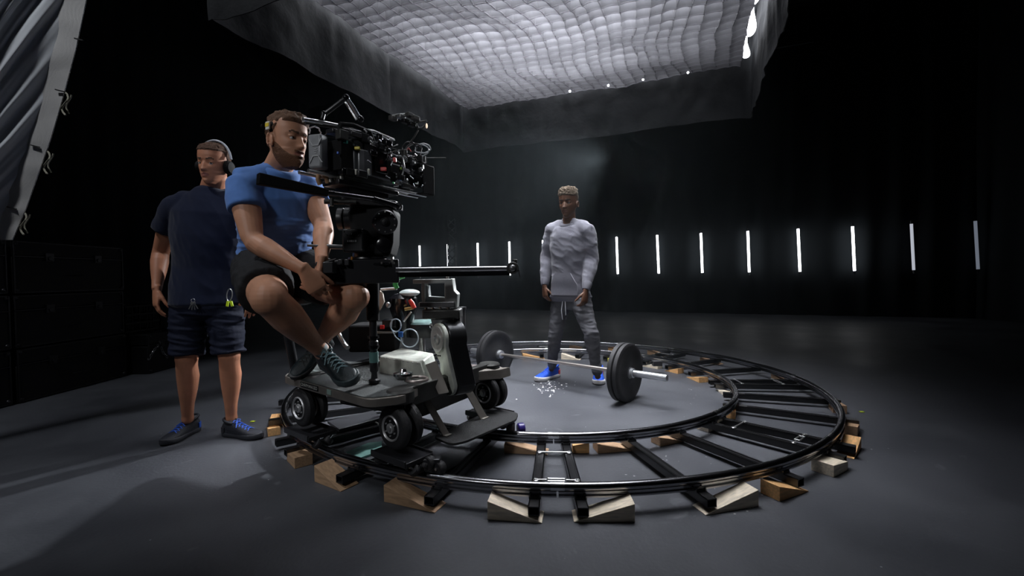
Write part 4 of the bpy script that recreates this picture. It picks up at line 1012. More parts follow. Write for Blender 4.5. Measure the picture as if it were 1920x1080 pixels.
hb = MB().lathe(hc_ + fn * .022, fn, [(0, .066), (.006, .066), (.008, .058), (.006, .05), (.006, .032), (.012, .030), (.012, .022), (.002, .019), (.002, .001)], 32)
hub = obj('drum_face', hb, mat('pale_machined_metal', (.5, .52, .5), .35, metal=.5, vary=.15, vscale=30), dl)
for i, a in enumerate((-1.9, -1.57, -1.24)): obj('bolt_hole', MB().cyl(hc_ + UP * (-.085 + .004 * abs(i - 1)) + sd * (.02 * (i - 1)) + fn * .02, hc_ + UP * (-.085) + sd * (.02 * (i - 1)) + fn * .024, .0045, n=10), black_matte, hub)
obj('lever_ring', MB().tube([hc_ + fn * .03 + sd * (-.055 + .012 * math.cos(a)) + UP * (.062 + .012 * math.sin(a)) for a in [2 * PI * i / 14 for i in range(14)]], .0035, 6, closed=True), steel, dl)
# head mount on top of the arm: yoke of two cheeks between plates
def wbox(x0, y0, x1, y1, Y, dep, ax=None):
    a = at(x0, y0, Y); b = at(x1, y1, Y); c = (a + b) / 2 + V3(0, dep / 2, 0); return MB().box(c, (abs(b.x - a.x), dep, abs(a.z - b.z)))
obj('yoke_top_plate', wbox(774, 524, 846, 531, 2.34, .12), cast_metal, dl, bevel=.003)
obj('yoke_cheek', wbox(790, 531, 797, 569, 2.34, .1), cast_metal, dl, bevel=.002)
m = MB(); A = at(842, 527, 2.35); B = at(845, 574, 2.35)
m.prism([at(833, 525, 2.34), at(848, 522, 2.34), at(851, 545, 2.34), at(858, 552, 2.34), at(856, 578, 2.34), at(834, 575, 2.34)], (0, .11, 0)); obj('yoke_cheek', m, cast_metal, dl, bevel=.004)
ik = MB().prism([at(794, 536, 2.37), at(802, 536, 2.37), at(804, 556, 2.37), at(834, 558, 2.37), at(834, 568, 2.37), at(794, 568, 2.37)], (0, .07, 0)); obj('inner_bracket', ik, mat('bright_white_metal', (.7, .74, .74), .4, metal=.3), dl, bevel=.002)
obj('yoke_base_plate', wbox(785, 567, 852, 576, 2.33, .13), grey_metal, dl, bevel=.003)
lh = MB(); 
for x in (799, 812, 826, 841): lh.cyl(at(x, 576, 2.36), at(x, 590, 2.36), .008)
obj('levelling_screws', lh, steel, dl)
obj('levelling_head', wbox(791, 581, 862, 598, 2.33, .14), dark_metal, dl, bevel=.008)
nk_ = at(830, 600, 2.4); obj('neck_casting', MB().cyl(at(832, 622, 2.4), at(830, 597, 2.4), .052, .062, n=26), grey_metal, dl)
obj('arm_back', MB().prism([at(840, 590, 2.42), at(862, 588, 2.42), at(866, 640, 2.42), at(856, 650, 2.42), at(838, 630, 2.42)], (0, .06, 0)), grey_metal, dl, bevel=.006)
obj('camera_pin', MB().cyl(at(839, 522, 2.36), at(839, 512, 2.36), .008), steel, dl)
# push bar column with cap, swivel rings, fender arm and wheel guard at the right
c0 = at(869, 690, 2.6); c1 = at(869, 580, 2.6)
co = MB().lathe(c0, UP, [(0, .03), (.02, .03), (.03, .0155), (c1.z - c0.z, .0155), (c1.z - c0.z, .021), (c1.z - c0.z + .014, .021), (c1.z - c0.z + .016, .004)], 22); obj('push_column', co, grey_metal, dl)
def ring(c, rx, r, mt_, nm='ring_handle', dx=None): obj(nm, MB().tube([c + V3(rx * math.cos(a), rx * math.sin(a), 0) for a in [2 * PI * i / 24 for i in range(24)]], r, 8, closed=True), mt_, dl)
pink = mat('worn_pinkish_metal', (.42, .36, .34), .4, metal=.6)
ring(at(882, 690, 2.55), .058, .008, pink); obj('swivel_cap', MB().lathe(at(874, 690, 2.55), UP, [(-.03, .03), (0, .045), (.014, .045), (.02, .03), (.022, .004)], 24), pink, dl)
ring(at(781, 711, 2.14), .052, .007, pink); obj('swivel_cap', MB().lathe(at(756, 703, 2.12), UP, [(-.02, .03), (0, .047), (.01, .045), (.016, .02), (.03, .014), (.032, .003)], 24), bright_metal, dl)
fa = [at(866, 699, 2.42), at(936, 693, 2.58), at(938, 711, 2.58), at(864, 716, 2.42)]
m = MB().prism(fa, N_ * .1); obj('fender_arm', m, bronze, dl, bevel=.004)
obj('fender_boss', MB().lathe(at(915, 694, 2.64), UP, [(-.02, .035), (.004, .035), (.008, .028), (.012, .03), (.014, .004)], 22), grey_metal, dl)
obj('fender_boss', MB().lathe(at(757, 744, 2.07), UP, [(-.01, .03), (.01, .03), (.014, .018), (.028, .015), (.03, .003)], 20), grey_metal, dl)
gd = MB(); s_ = []
for a in [PI * (.12 + .52 * i / 10) for i in range(11)]:
    s_.append(a)
for rr_ in (0,):
    inn = [FI + E_ * (.125 * math.cos(a)) * -1 + UP * (.125 * math.sin(a)) - N_ * .07 for a in s_]; out = [FI + E_ * (.131 * math.cos(a)) * -1 + UP * (.131 * math.sin(a)) - N_ * .07 for a in s_]
    gd.prism(inn + out[::-1], N_ * .15)
obj('wheel_guard', gd, bronze, dl)
# curved silver pipe and rear battery box
obj('curved_pipe', MB().tube([at(622, 618, 2.55), at(634, 624, 2.55), at(640, 636, 2.55), at(646, 645, 2.55), at(652, 652, 2.52)], .013, 10), steel, dl)
obj('battery_box', wbox(652, 610, 742, 660, 2.62, .2), black_matte, dl, bevel=.012)
obj('control_panel', wbox(716, 600, 742, 614, 2.6, .06), black_gloss, dl, bevel=.004)
obj('red_switch', wbox(712, 610, 720, 617, 2.585, .015), mat('red_plastic', (.75, .03, .03), .4), dl, bevel=.002)
obj('box_lid_edge', wbox(700, 622, 742, 625, 2.6, .02), steel, dl)
obj('seat_post', MB().cyl(at(790, 625, 2.75), at(792, 664, 2.75), .02), steel, dl)
cu = MB(); cc = at(796, 612, 2.75)
cu.rings([[cc + V3(.135 * k * math.cos(a), .1 * k * math.sin(a), z) for a in [2 * PI * i / 32 for i in range(32)]] for z, k in ((-.06, .86), (-.03, .98), (0, 1.0), (.02, .97))]); st_ = obj('seat_cushion', cu, mat('black_vinyl', (.015, .016, .018), .35), dl)
cu = MB(); cu.rings([[cc + V3(.135 * k * math.cos(a), .1 * k * math.sin(a), z) for a in [2 * PI * i / 32 for i in range(32)]] for z, k in ((.0205, .97), (.032, .88), (.038, .6), (.04, .1))]); obj('cushion_top', cu, mat('worn_teal_vinyl', (.16, .26, .25), .4, vary=.2, vscale=25), st_)
# turret seat under the operator
sx = at(524, 548, 2.3); obj('operator_seat', MB().rings([[V3(sx.x, sx.y, 0) + V3(.16 * k * math.cos(a), .15 * k * math.sin(a), z) for a in [2 * PI * i / 32 for i in range(32)]] for z, k in ((.845, .8), (.855, .98), (.885, 1.0), (.9, .92), (.905, .2))]), MATS['black_vinyl'], dl)
obj('seat_column', MB().cyl(V3(sx.x + .02, sx.y + .12, .44), V3(sx.x, sx.y + .02, .85), .022), black_metal, dl)
# lubricator and drum with green and red handles behind the post
obj('hydraulic_drum', MB().lathe(at(757, 600, 2.7), V3(0, 0, 1), [(-.1, .05), (.0, .06), (.08, .085), (.13, .08), (.155, .055), (.16, .01)], 28), black_gloss, dl)
obj('drum_cap', MB().ell(at(768, 549, 2.68), (.06, .06, .022), None, 20, 8), mat('pale_grey_plastic', (.45, .5, .5), .35), dl)
obj('pipe_arm', MB().cyl(at(714, 543, 2.6), at(744, 541, 2.6), .009, n=12), steel, dl)
obj('side_shield', MB().prism([at(712, 545, 2.55), at(717, 550, 2.55), at(720, 566, 2.55), at(712, 582, 2.55), at(708, 582, 2.55)], (0, .02, 0)), mat('pale_cream', (.55, .5, .42), .5), dl)
gh = mat('green_handle', (.06, .42, .1), .4); rh = mat('red_handle', (.8, .06, .04), .4)
obj('green_handle', MB().tube([at(745, 541, 2.58), at(741, 534, 2.58), at(742, 526, 2.58), at(747, 520, 2.58), at(755, 518, 2.58), at(759, 519, 2.58)], [.012, .015, .017, .017, .014, .010], 12), gh, dl)
obj('red_handle', MB().tube([at(768, 562, 2.55), at(772, 568, 2.55), at(777, 578, 2.55)], [.010, .014, .012], 10), rh, dl)
obj('brass_fitting', MB().cyl(at(759, 580, 2.55), at(775, 577, 2.55), .009), mat('brass', (.6, .4, .15), .35, metal=.9), dl)
obj('valve', MB().ell(at(728, 572, 2.55), (.014, .014, .018)), steel, dl)
obj('lever', MB().cyl(at(771, 585, 2.55), at(757, 603, 2.55), .005, n=8), steel, dl)
# pale cable loops
cab = mat('pale_blue_cable', (.5, .58, .66), .4); bcab = mat('black_cable', (.012, .012, .013), .4)
def loops(nm, cx, cy, Y, rx, ry, n, m_, r=.003, turns=1.0, ph=0, par=None, jit=.0):
    pts = [at(cx + rx * math.cos(ph + 2 * PI * turns * i / n) + jit * noise.noise(Vector((i * .3, cx, 0))) * 20, cy + ry * math.sin(ph + 2 * PI * turns * i / n), Y + .004 * i / n * 10) for i in range(n + 1)]
    return obj(nm, MB().tube(pts, r, 7), m_, par)
loops('cable_loop', 768, 634, 2.5, 16, 17, 30, cab, .0035, 1.1, 2.5, dl); loops('cable_loop', 742, 610, 2.5, 10, 12, 24, cab, .0035, 1.3, 0, dl)
obj('cable', MB().tube([at(735, 600, 2.5), at(733, 615, 2.5), at(742, 632, 2.5), at(752, 640, 2.5)], .003, 7), cab, dl)
obj('blue_clip', MB().box(at(751, 627, 2.49), (.025, .01, .03)), mat('blue_plastic', (.04, .18, .6), .4), dl, bevel=.002)

# planks and boards lying in and beside the track under the dolly
o = obj('plank', slab([atz(614, 792, .075), atz(636, 808, .075), atz(716, 786, .075), atz(700, 772, .075)], .085, .018), mat('dark_board', (.03, .031, .036), .45), None, bevel=.002); tag(o, 'dark flat board lying across the rails beneath the camera dolly', 'board')
o = obj('marker_board', slab([atz(648, 852, 0), atz(676, 862, 0), atz(716, 848, 0), atz(716, 831, 0), atz(690, 834, 0)], .012, .0115), mat('teal_board', (.16, .33, .3), .6, vary=.2, vscale=20), None); tag(o, 'pale teal board on the floor inside the track left of the front dolly wheel', 'board')
o = obj('floor_mat', slab([atz(812, 858, 0), atz(836, 886, 0), atz(900, 850, 0), atz(866, 838, 0)], .006, .0055), mat('grey_mat', (.045, .048, .052), .5), None); tag(o, 'dark grey flat mat on the floor between the rails under the front step', 'mat')

# ================================================================== CAMERA SUPPORT: post, slider, fluid head
sl = thing('camera_slider', 'long black camera slider on a vertical post, reaching right past the dolly', 'slider', atz(702, 718, .472))
PB = atz(702, 718, .474); PT = at(699, 524, PB.y + .01)
m = MB().lathe(PB, UP, [(0, .02), (.004, .028), (.016, .028), (.022, .016), (.05, .014), (.06, .02), (.10, .02), (.11, .017), (.16, .017), (.165, .022), (.2, .022), (.205, .018), (PT.z - PB.z, .018)], 20)
po = obj('post', m, black_metal, sl)
for z in (.17, .215, .30, .36): obj('clamp_collar', MB().lathe(PB + UP * z, UP, [(0, .018), (0, .026), (.012, .026), (.012, .018)], 20), black_gloss, po)
obj('post_sleeve', MB().lathe(PB + UP * .30, UP, [(0, .02), (.005, .029), (PT.z - PB.z - .30, .031), (PT.z - PB.z - .295, .02)], 22), black_matte, po)
obj('teal_highlight_band', MB().lathe(PB + UP * .10, UP, [(0, .0195), (0, .0212), (.05, .0212), (.05, .0195)], 20), mat('teal_highlight_band', (.12, .25, .24), .35), po)  # teal band put in for the highlight on the post
def bar2(p, q, w_, h): return MB().bar(p, q, w_, h, UP)
a, b = at(604, 511, 2.05), at(748, 508, 2.12); obj('slider_block', bar2(a, b, .11, .055) if False else MB().bar(a, b, .055, .11, UP), black_metal, sl, bevel=.005)
for dy in (0, .07):
    a, b = at(742, 506, 2.08 + dy), at(957, 503, 2.24 + dy); obj('rail_tube', MB().cyl(a, b, .0115, n=14), mat('slider_rail', (.4, .4, .42), .28, metal=.9), sl)
a, b = at(738, 510, 2.12), at(955, 507, 2.28); obj('rail_web', MB().bar(a, b, .012, .05, UP), black_metal, sl)
m = MB(); e = at(961, 503, 2.27); m.box(e, (.03, .12, .05)); m.cyl(e + V3(.0, -.07, 0), e + V3(0, -.05, 0), .03, n=16); m.cyl(e + V3(.01, 0, .02), e + V3(.012, 0, .045), .012, n=12); eo = obj('end_bracket', m, dark_metal, sl, bevel=.003)
obj('end_lever', MB().tube([e + V3(.015, -.05, .01), e + V3(.03, -.06, -.015), e + V3(.035, -.06, -.045)], .004, 7), black_metal, eo); obj('end_knob', MB().ell(e + V3(.0, -.075, .0), (.016, .01, .016)), grey_metal, eo)
m = MB()
for x in (604, 622, 640, 652): m.box(at(x, 492, 2.04), (.022, .03, .028))
m.box(at(612, 502, 2.0), (.075, .05, .05)); obj('gear_clamps', m, black_metal, sl, bevel=.003)
obj('clamp_lever', MB().cyl(at(596, 496, 1.98), at(630, 486, 1.99), .005, n=8), black_gloss, sl)
obj('top_carriage', MB().box(at(690, 496, 2.14), (.24, .14, .012)), black_gloss, sl, bevel=.003)
for x in (648, 664, 716, 738): obj('carriage_bolt', MB().cyl(at(x, 495, 2.06), at(x, 491, 2.06), .005, n=8), steel, sl)
for x in (660, 735): obj('bubble_light', MB().cyl(at(x, 492, 2.07), at(x, 481, 2.07), .005, n=8), mat('orange_glass', (.8, .35, .08), .2) if x == 660 else steel, sl)

hd = thing('fluid_head', 'bulky black tripod head with side drums standing on the slider below the film camera', 'tripod head', at(690, 490, 2.15))
HB = at(690, 490, 2.16)
obj('bowl', MB().lathe(HB, UP, [(0, .085), (.01, .09), (.018, .088), (.02, .07), (.04, .068), (.045, .078), (.075, .076), (.08, .05)], 32), black_metal, hd)
m = MB(); m.prism([at(664, 478, 2.1), at(730, 480, 2.1), at(736, 455, 2.1), at(738, 395, 2.1), at(726, 383, 2.1), at(664, 383, 2.1), at(650, 398, 2.1)], (0, .14, 0)); obj('head_body', m, black_matte, hd, bevel=.012)
d_ = V3(1, .1, 0).normalized(); c = at(634, 411, 2.16)
for w0, w1, r in ((0, .03, .052), (.034, .075, .055), (.079, .11, .05), (.112, .17, .044)):
    obj('drag_drum', MB().lathe(c + d_ * w0, d_, [(0, r * .8), (.003, r), (w1 - w0 - .003, r), (w1 - w0, r * .8)], 30), black_metal if w0 != .079 else black_gloss, hd)
pn_ = obj('control_box', wbox(641, 429, 681, 472, 2.03, .08), black_metal, hd, bevel=.006)
sc_ = MB()
for x, y in ((644, 433), (678, 433), (644, 468), (678, 468), (661, 436), (650, 440), (672, 441)): sc_.cyl(at(x, y, 2.03), at(x, y, 2.024), .0035, n=8)
obj('screws', sc_, steel, pn_); obj('dial', MB().lathe(at(661, 442, 2.03), V3(0, -1, 0), [(0, .012), (.006, .012), (.008, .008), (.008, .001)], 18), black_gloss, pn_)
sg_ = at(660, 452, 2.03); pl_ = obj('maker_plate', MB().box(sg_ + V3(0, -.001, 0), (.046, .002, .013)), mat('plate_dark', (.03, .03, .032), .4), pn_)
mk = MB()
for i, w_ in enumerate((.007, .006, .008, .005, .007)): mk.box(sg_ + V3(-.017 + .0085 * i, -.0025, 0), (w_ * .8, .001, .0075))
obj('maker_mark', mk, mat('print_grey', (.42, .42, .44), .5), pl_)
q = at(722, 417, 2.06); fd = V3(.25, -.97, 0).normalized()
dsk = obj('side_disc', MB().lathe(q, fd, [(-.03, .05), (0, .056), (.01, .056), (.016, .05), (.016, .02), (.024, .016), (.024, .001)], 34), black_metal, hd)
obj('disc_cap', MB().lathe(q + fd * .024, fd, [(0, .013), (.004, .012), (.005, .004)], 16), bright_metal, dsk)
bs_ = MB(); s_, q_ = perp(fd)
for i in range(10): a = 2 * PI * i / 10; bs_.ell(q + fd * .016 + (s_ * math.cos(a) + q_ * math.sin(a)) * .044, .0035, None, 8, 6)
obj('disc_bolts', bs_, steel, dsk)
q = at(720, 460, 2.06); ds2 = obj('lower_disc', MB().lathe(q, fd, [(-.03, .032), (0, .034), (.008, .034), (.012, .026), (.014, .002)], 26), black_gloss, hd)
q = at(746, 388, 2.02); obj('tension_knob', MB().lathe(q, fd, [(-.02, .012), (0, .019), (.01, .019), (.012, .014), (.008, .008), (.01, .001)], 22), bright_metal, hd)
obj('top_plate', MB().prism([at(640, 381, 2.05), at(742, 388, 2.1), at(742, 376, 2.1), at(640, 368, 2.05)], (0, .14, 0)), black_metal, hd, bevel=.003)
# pan handle crossing in front of the operator
A, B = at(483, 335, 1.66), at(614, 362, 1.84); m = MB(); dn = (B - A).normalized(); s_, q_ = perp(dn, UP)
m.rings([[p + s_ * (h * i) + q_ * (w_ * j) for i, j in ((-1, -1), (1, -1), (1, 1), (-1, 1))] for p, h, w_ in ((A, .0205, .017), (A.lerp(B, .5), .018, .016), (B, .0145, .014))])
ph_ = obj('pan_handle_grip', m, black_matte, hd, bevel=.003)
obj('pan_handle_rod', MB().cyl(B - dn * .02, at(704, 374, 1.97), .0105, n=14), mat('handle_rod', (.1, .1, .11), .25, metal=.9), hd)
obj('pan_handle_socket', MB().cyl(at(700, 373, 1.96), at(744, 386, 2.02), .013, n=14), black_gloss, hd)
m = MB().cyl(at(576, 460, 2.03), at(606, 462, 2.05), .006, n=10); m.cyl(at(604, 462, 2.05), at(642, 463, 2.08), .0105, n=12); obj('rear_lever', m, grey_metal, hd)
m = MB().cyl(at(608, 378, 2.02), at(668, 379, 2.05), .011, n=12); m.cyl(at(622, 372, 2.0), at(622, 386, 2.0), .009, n=10); obj('side_lever', m, dark_metal, hd)
# ================================================================== FILM CAMERA
fc = thing('film_camera', 'cinema camera rigged with cables, rods, battery and matte box above the tripod head', 'camera', at(665, 350, 2.2))
cd_ = V3(.50, .866, 0).normalized(); cs = V3(.866, -.5, 0)      # optical axis, and the side of the camera we see
C0 = at(592, 284, 1.93)
def cbox(o_, s, m_, nm, par=fc, bev=.004): return obj(nm, MB().box(C0 + cd_ * o_[0] + cs * o_[1] + UP * o_[2], s, (cd_, cs, UP)), m_, par, bevel=bev)
# battery: tapered silver-grey block with raised ribs
bd = V3(.25, .97, 0).normalized(); bsd = V3(.97, -.25, 0)
bt_ = at(591, 282, 1.9)
bb = MB().box(bt_ + V3(0, .03, 0), (.064, .05, .142), (bsd, bd, UP)); bo = obj('battery', bb, mat('battery_grey', (.36, .37, .39), .42, metal=.25, vary=.12, vscale=30), fc, bevel=.009)
rb_ = MB(); 
for sg in (-1, 1):
    rb_.bar(bt_ + UP * .05 * sg + bsd * -.03 + bd * .003, bt_ + UP * .022 * sg + bsd * -.013 + bd * .003, .006, .004); rb_.bar(bt_ + UP * .05 * sg + bsd * .03 + bd * .003, bt_ + UP * .022 * sg + bsd * .013 + bd * .003, .006, .004); rb_.bar(bt_ + UP * .022 * sg - bsd * .016 + bd * .003, bt_ + UP * .022 * sg + bsd * .016 + bd * .003, .005, .004)
obj('battery_rib', rb_, mat('battery_light', (.6, .61, .63), .4, metal=.3), bo)
for z, w_ in ((0, .016), (-.008, .011), (.008, .013)): obj('battery_mark', MB().box(bt_ + UP * z + bd * .003, (w_, .002, .003), (bsd, bd, UP)), mat('print_pale', (.5, .5, .52), .5), bo)
cbox((.10, .03, -.01), (.09, .12, .13), black_matte, 'battery_plate'); cbox((.24, .02, .0), (.24, .13, .15), black_metal, 'camera_body', bev=.01)
cbox((.17, .088, -.02), (.10, .012, .11), mat('panel_grey', (.12, .13, .14), .35), 'side_panel'); cbox((.28, .088, .0), (.08, .012, .10), black_gloss, 'viewfinder_port')
pb = cbox((.155, .097, -.02), (.03, .012, .10), mat('panel_silver', (.3, .31, .32), .35, metal=.6), 'recorder_module'); 
cbox((.13, .097, -.075), (.022, .012, .026), mat('label_white', (.7, .7, .7), .5), 'white_label'); cbox((.195, .1, -.062), (.014, .01, .03), MATS['label_white'], 'white_label')
cbox((.42, .0, -.01), (.12, .10, .10), black_metal, 'lens_mount', bev=.02)
L0 = C0 + cd_ * .44 + UP * -.012
obj('lens', MB().lathe(L0, cd_, [(0, .03), (0, .042), (.03, .045), (.032, .05), (.06, .05), (.062, .046), (.1, .047), (.102, .055), (.14, .058), (.15, .058), (.15, .05), (.14, .03), (.142, .001)], 34), black_gloss, fc)
# matte box: hollow frame with flags
mbx = C0 + cd_ * .62 + UP * -.02; m = MB()
for s, sz in ((cs * .085, (.09, .006, .15)), (cs * -.085, (.09, .006, .15))): m.box(mbx + s, sz, (cd_, cs, UP))
for s, sz in ((UP * .075, (.09, .17, .006)), (UP * -.075, (.09, .17, .006))): m.box(mbx + s, sz, (cd_, cs, UP))
mo = obj('matte_box', m, black_matte, fc, bevel=.002)
fx0, fx1 = at(750, 292, 2.5), at(799, 352, 2.5); fr_ = MB()
for a, b in (((750, 292), (799, 294)), ((799, 294), (798, 352)), ((798, 352), (738, 350)), ((800, 296), (836, 296))): fr_.cyl(at(*a, 2.46), at(*b, 2.5), .0028, n=8)
obj('flag_frame', fr_, dark_metal, mo)
obj('flag_cloth', MB().box((at(774, 322, 2.49)), (.14, .003, .165)), mat('flag_black', (.004, .005, .006), .6), mo)
# rods, top plate, handle, monitor arm
for s in (-.03, .03): obj('rod', MB().cyl(C0 - cd_ * .06 + cs * s - UP * .095, C0 + cd_ * .66 + cs * s - UP * .095, .0075, n=12), steel, fc)
obj('base_plate', MB().box(C0 + cd_ * .25 - UP * .118, (.36, .11, .024), (cd_, cs, UP)), black_metal, fc, bevel=.004)
obj('riser', MB().box(C0 + cd_ * .25 - UP * .14, (.24, .09, .03), (cd_, cs, UP)), black_metal, fc, bevel=.004)
def thr(pts, r, m_, nm, par=fc, n=10): return obj(nm, MB().tube([at(*p) for p in pts], r, n), m_, par)
thr([(568, 223, 1.93), (600, 228, 2.0), (640, 236, 2.1), (700, 246, 2.25), (738, 262, 2.4)], .0075, steel, 'top_rod'); thr([(572, 230, 1.96), (632, 240, 2.08), (690, 250, 2.2)], .006, dark_metal, 'top_rod')
cbox((.20, -.0, .105), (.26, .05, .02), black_metal, 'top_plate'); 
obj('top_handle', MB().tube([C0 + cd_ * .12 + UP * .115, C0 + cd_ * .13 + UP * .15, C0 + cd_ * .2 + UP * .165, C0 + cd_ * .3 + UP * .16, C0 + cd_ * .32 + UP * .12], .011, 10), black_matte, fc)
ar = thr([(608, 214, 2.02), (622, 204, 2.02), (648, 184, 2.03)], .010, black_metal, 'monitor_arm'); thr([(650, 183, 2.03), (662, 200, 2.04), (675, 222, 2.06)], .0085, mat('arm_silver', (.7, .73, .8), .25, metal=.9), 'monitor_arm_link', ar); thr([(646, 190, 2.06), (658, 208, 2.06), (668, 224, 2.06)], .005, steel, 'monitor_arm_link', ar)
for p in ((649, 183, 2.03), (676, 223, 2.06), (607, 214, 2.02)): obj('arm_joint', MB().ell(at(*p), .015, None, 14, 10), black_gloss, ar)
thr([(607, 214, 2.01), (604, 224, 2.0)], .008, black_metal, 'arm_stud', ar)
# modules along the side and lens motors
rs = random.Random(4)
for i in range(26):
    u_ = rs.uniform(.06, .56); z_ = rs.choice([.09, .11, .07, -.08, -.05, .03, .05]); s = (rs.uniform(.02, .06), rs.uniform(.02, .035), rs.uniform(.015, .045))
    cbox((u_, rs.uniform(.07, .105), z_), s, rs.choice([black_metal, black_gloss, black_matte, dark_metal]), 'accessory_module', bev=.003)
for i in range(7):
    u_ = .2 + .055 * i; p = C0 + cd_ * u_ + cs * .1 + UP * (.085 - .012 * i + .012 * (i % 2)); obj('knurled_knob', MB().lathe(p, cs, [(0, .006), (.004, .011), (.014, .011), (.016, .008), (.016, .001)], 14), rs.choice([bright_metal, grey_metal, grey_metal]), fc)
for x, y, Y, w_, h, c, nm in ((670, 278, 2.08, .022, .012, (.75, .6, .05), 'yellow_connector'), (648, 266, 2.05, .016, .014, (.05, .3, .25), 'teal_connector'), (719, 317, 2.2, .026, .016, (.8, .08, .07), 'red_connector'), (740, 300, 2.24, .014, .02, (.7, .1, .09), 'red_connector'),
                              (738, 343, 2.25, .008, .008, (.05, .55, .15), 'green_light'), (634, 287, 2.02, .008, .01, (.08, .2, .8), 'blue_connector'), (752, 316, 2.3, .008, .01, (.3, .5, .05), 'green_connector')):
    obj(nm, MB().box(at(x, y, Y - .1), (w_, .014, h)), mat('c_' + nm, c, .4), fc, bevel=.002)
tan = mat('tan_leather', (.45, .27, .15), .55); gq = at(604, 336, 1.97); thr([(600, 346, 1.97), (596, 336, 1.96), (598, 326, 1.96), (606, 325, 1.97), (612, 333, 1.98), (614, 343, 1.99)], .010, tan, 'hand_grip')
thr([(614, 340, 1.99), (628, 337, 2.0), (646, 333, 2.02)], .007, mat('silver_connector', (.6, .58, .55), .3, metal=.8), 'rosette_arm')
for i, (x, y) in enumerate(((620, 338), (630, 335), (640, 334))): obj('rosette', MB().cyl(at(x, y - 3, 1.985), at(x, y + 4, 1.985), .009, n=12), MATS['silver_connector'], fc)
# front accessory on the lens: small follow-focus unit with grip, and cable bundle
thr([(735, 219, 2.38), (748, 216, 2.38), (765, 215, 2.4), (776, 224, 2.4)], .009, dark_metal, 'sensor_bar'); 
for x, y in ((737, 222), (752, 219), (768, 216), (779, 222), (760, 228), (772, 234)): obj('sensor_unit', MB().box(at(x, y, 2.37), (.028, .04, .022), (cs, cd_, UP)), rs.choice([black_gloss, dark_metal, grey_metal]), fc, bevel=.003)
thr([(776, 224, 2.4), (784, 240, 2.4), (792, 240, 2.4), (804, 228, 2.4)], .006, black_metal, 'sensor_arm'); thr([(780, 230, 2.38), (800, 226, 2.38)], .004, dark_metal, 'sensor_arm')
obj('warm_glint', MB().ell(at(800, 236, 2.37), (.005, .005, .013)), mat('warm_glint_glow', (1, .75, .55), emit=.9), fc)  # glowing bead put in for a warm glint
thr([(784, 244, 2.4), (776, 258, 2.38), (768, 268, 2.38)], .004, black_metal, 'sensor_stalk')
gc = mat('glint_grey_cable', (.5, .52, .55), .3);  # cable grey lightened to put glints into the rig
for cx, cy, rx, ry, m_, t, ph in ((782, 282, 22, 12, gc, 1.3, 0), (776, 284, 16, 15, bcab, 1.6, 2), (793, 278, 14, 9, gc, 1.2, 1), (768, 276, 13, 10, bcab, 1.4, 4), (718, 276, 14, 10, gc, 1.2, 3), (742, 312, 16, 22, gc, .9, -1.2), (735, 305, 18, 26, bcab, .9, -1.5), (728, 322, 20, 18, bcab, .8, -.4), (590, 250, 10, 13, gc, .7, 3.1), (620, 262, 12, 14, bcab, .7, 3.4), (700, 262, 26, 8, gc, .6, 3.6), (690, 290, 18, 30, bcab, .6, -1)):
    loops('cable_loop', cx, cy, 2.2 if cx < 745 else 2.4, rx, ry, 26, m_, .0035, t, ph, fc, .25)
for i in range(22):
    x = rs.uniform(600, 735); y = 238 + (x - 600) * .22 + rs.uniform(-6, 70); Y = 1.98 + (x - 600) * .0016; dx = rs.uniform(12, 42); dy = rs.uniform(-10, 16)
    thr([(x, y, Y), (x + dx * .3, y + dy * .2 + rs.uniform(-6, 6), Y - .02), (x + dx * .7, y + dy + rs.uniform(-6, 6), Y), (x + dx, y + dy * 1.2, Y + .04)], .0026, rs.choice([bcab, gc, gc, dark_metal]), 'cable', n=6)
obj('red_cable', MB().tube([at(762, 283, 2.36), at(766, 277, 2.36), at(771, 284, 2.36)], .003, 6), mat('red_cable', (.5, .05, .05), .4), fc)

# bright metal bits added along the side of the camera for glints
for i in range(34):
    u_ = rs.uniform(.1, .58); z_ = rs.uniform(-.09, .11); p = C0 + cd_ * u_ + cs * rs.uniform(.085, .125) + UP * z_; d_ = V3(rs.uniform(-1, 1), rs.uniform(-1, 1), rs.uniform(-1, 1)).normalized()
    obj('glint_bit', MB().cyl(p, p + d_ * rs.uniform(.012, .03), rs.uniform(.0025, .005), n=8), rs.choice([bright_metal, steel, bright_metal]), fc)

# guide rollers clamped over the outer rail ahead of the front wheel
for (x, y) in ((786, 874), (806, 868), (824, 877)):
    p = at(x, y, 1.98); o_ = obj('guide_roller', MB().lathe(p - N_ * .018, N_, [(0, .008), (0, .026), (.004, .03), (.03, .03), (.036, .026), (.036, .008)], 20), black_rubber, dl)
    obj('bolt', MB().cyl(p - N_ * .024, p - N_ * .016, .006, n=8), steel, o_)
obj('guide_bracket', MB().bar(at(762, 868, 1.99), at(826, 868, 1.99), .05, .05, UP), black_metal, dl, bevel=.004)
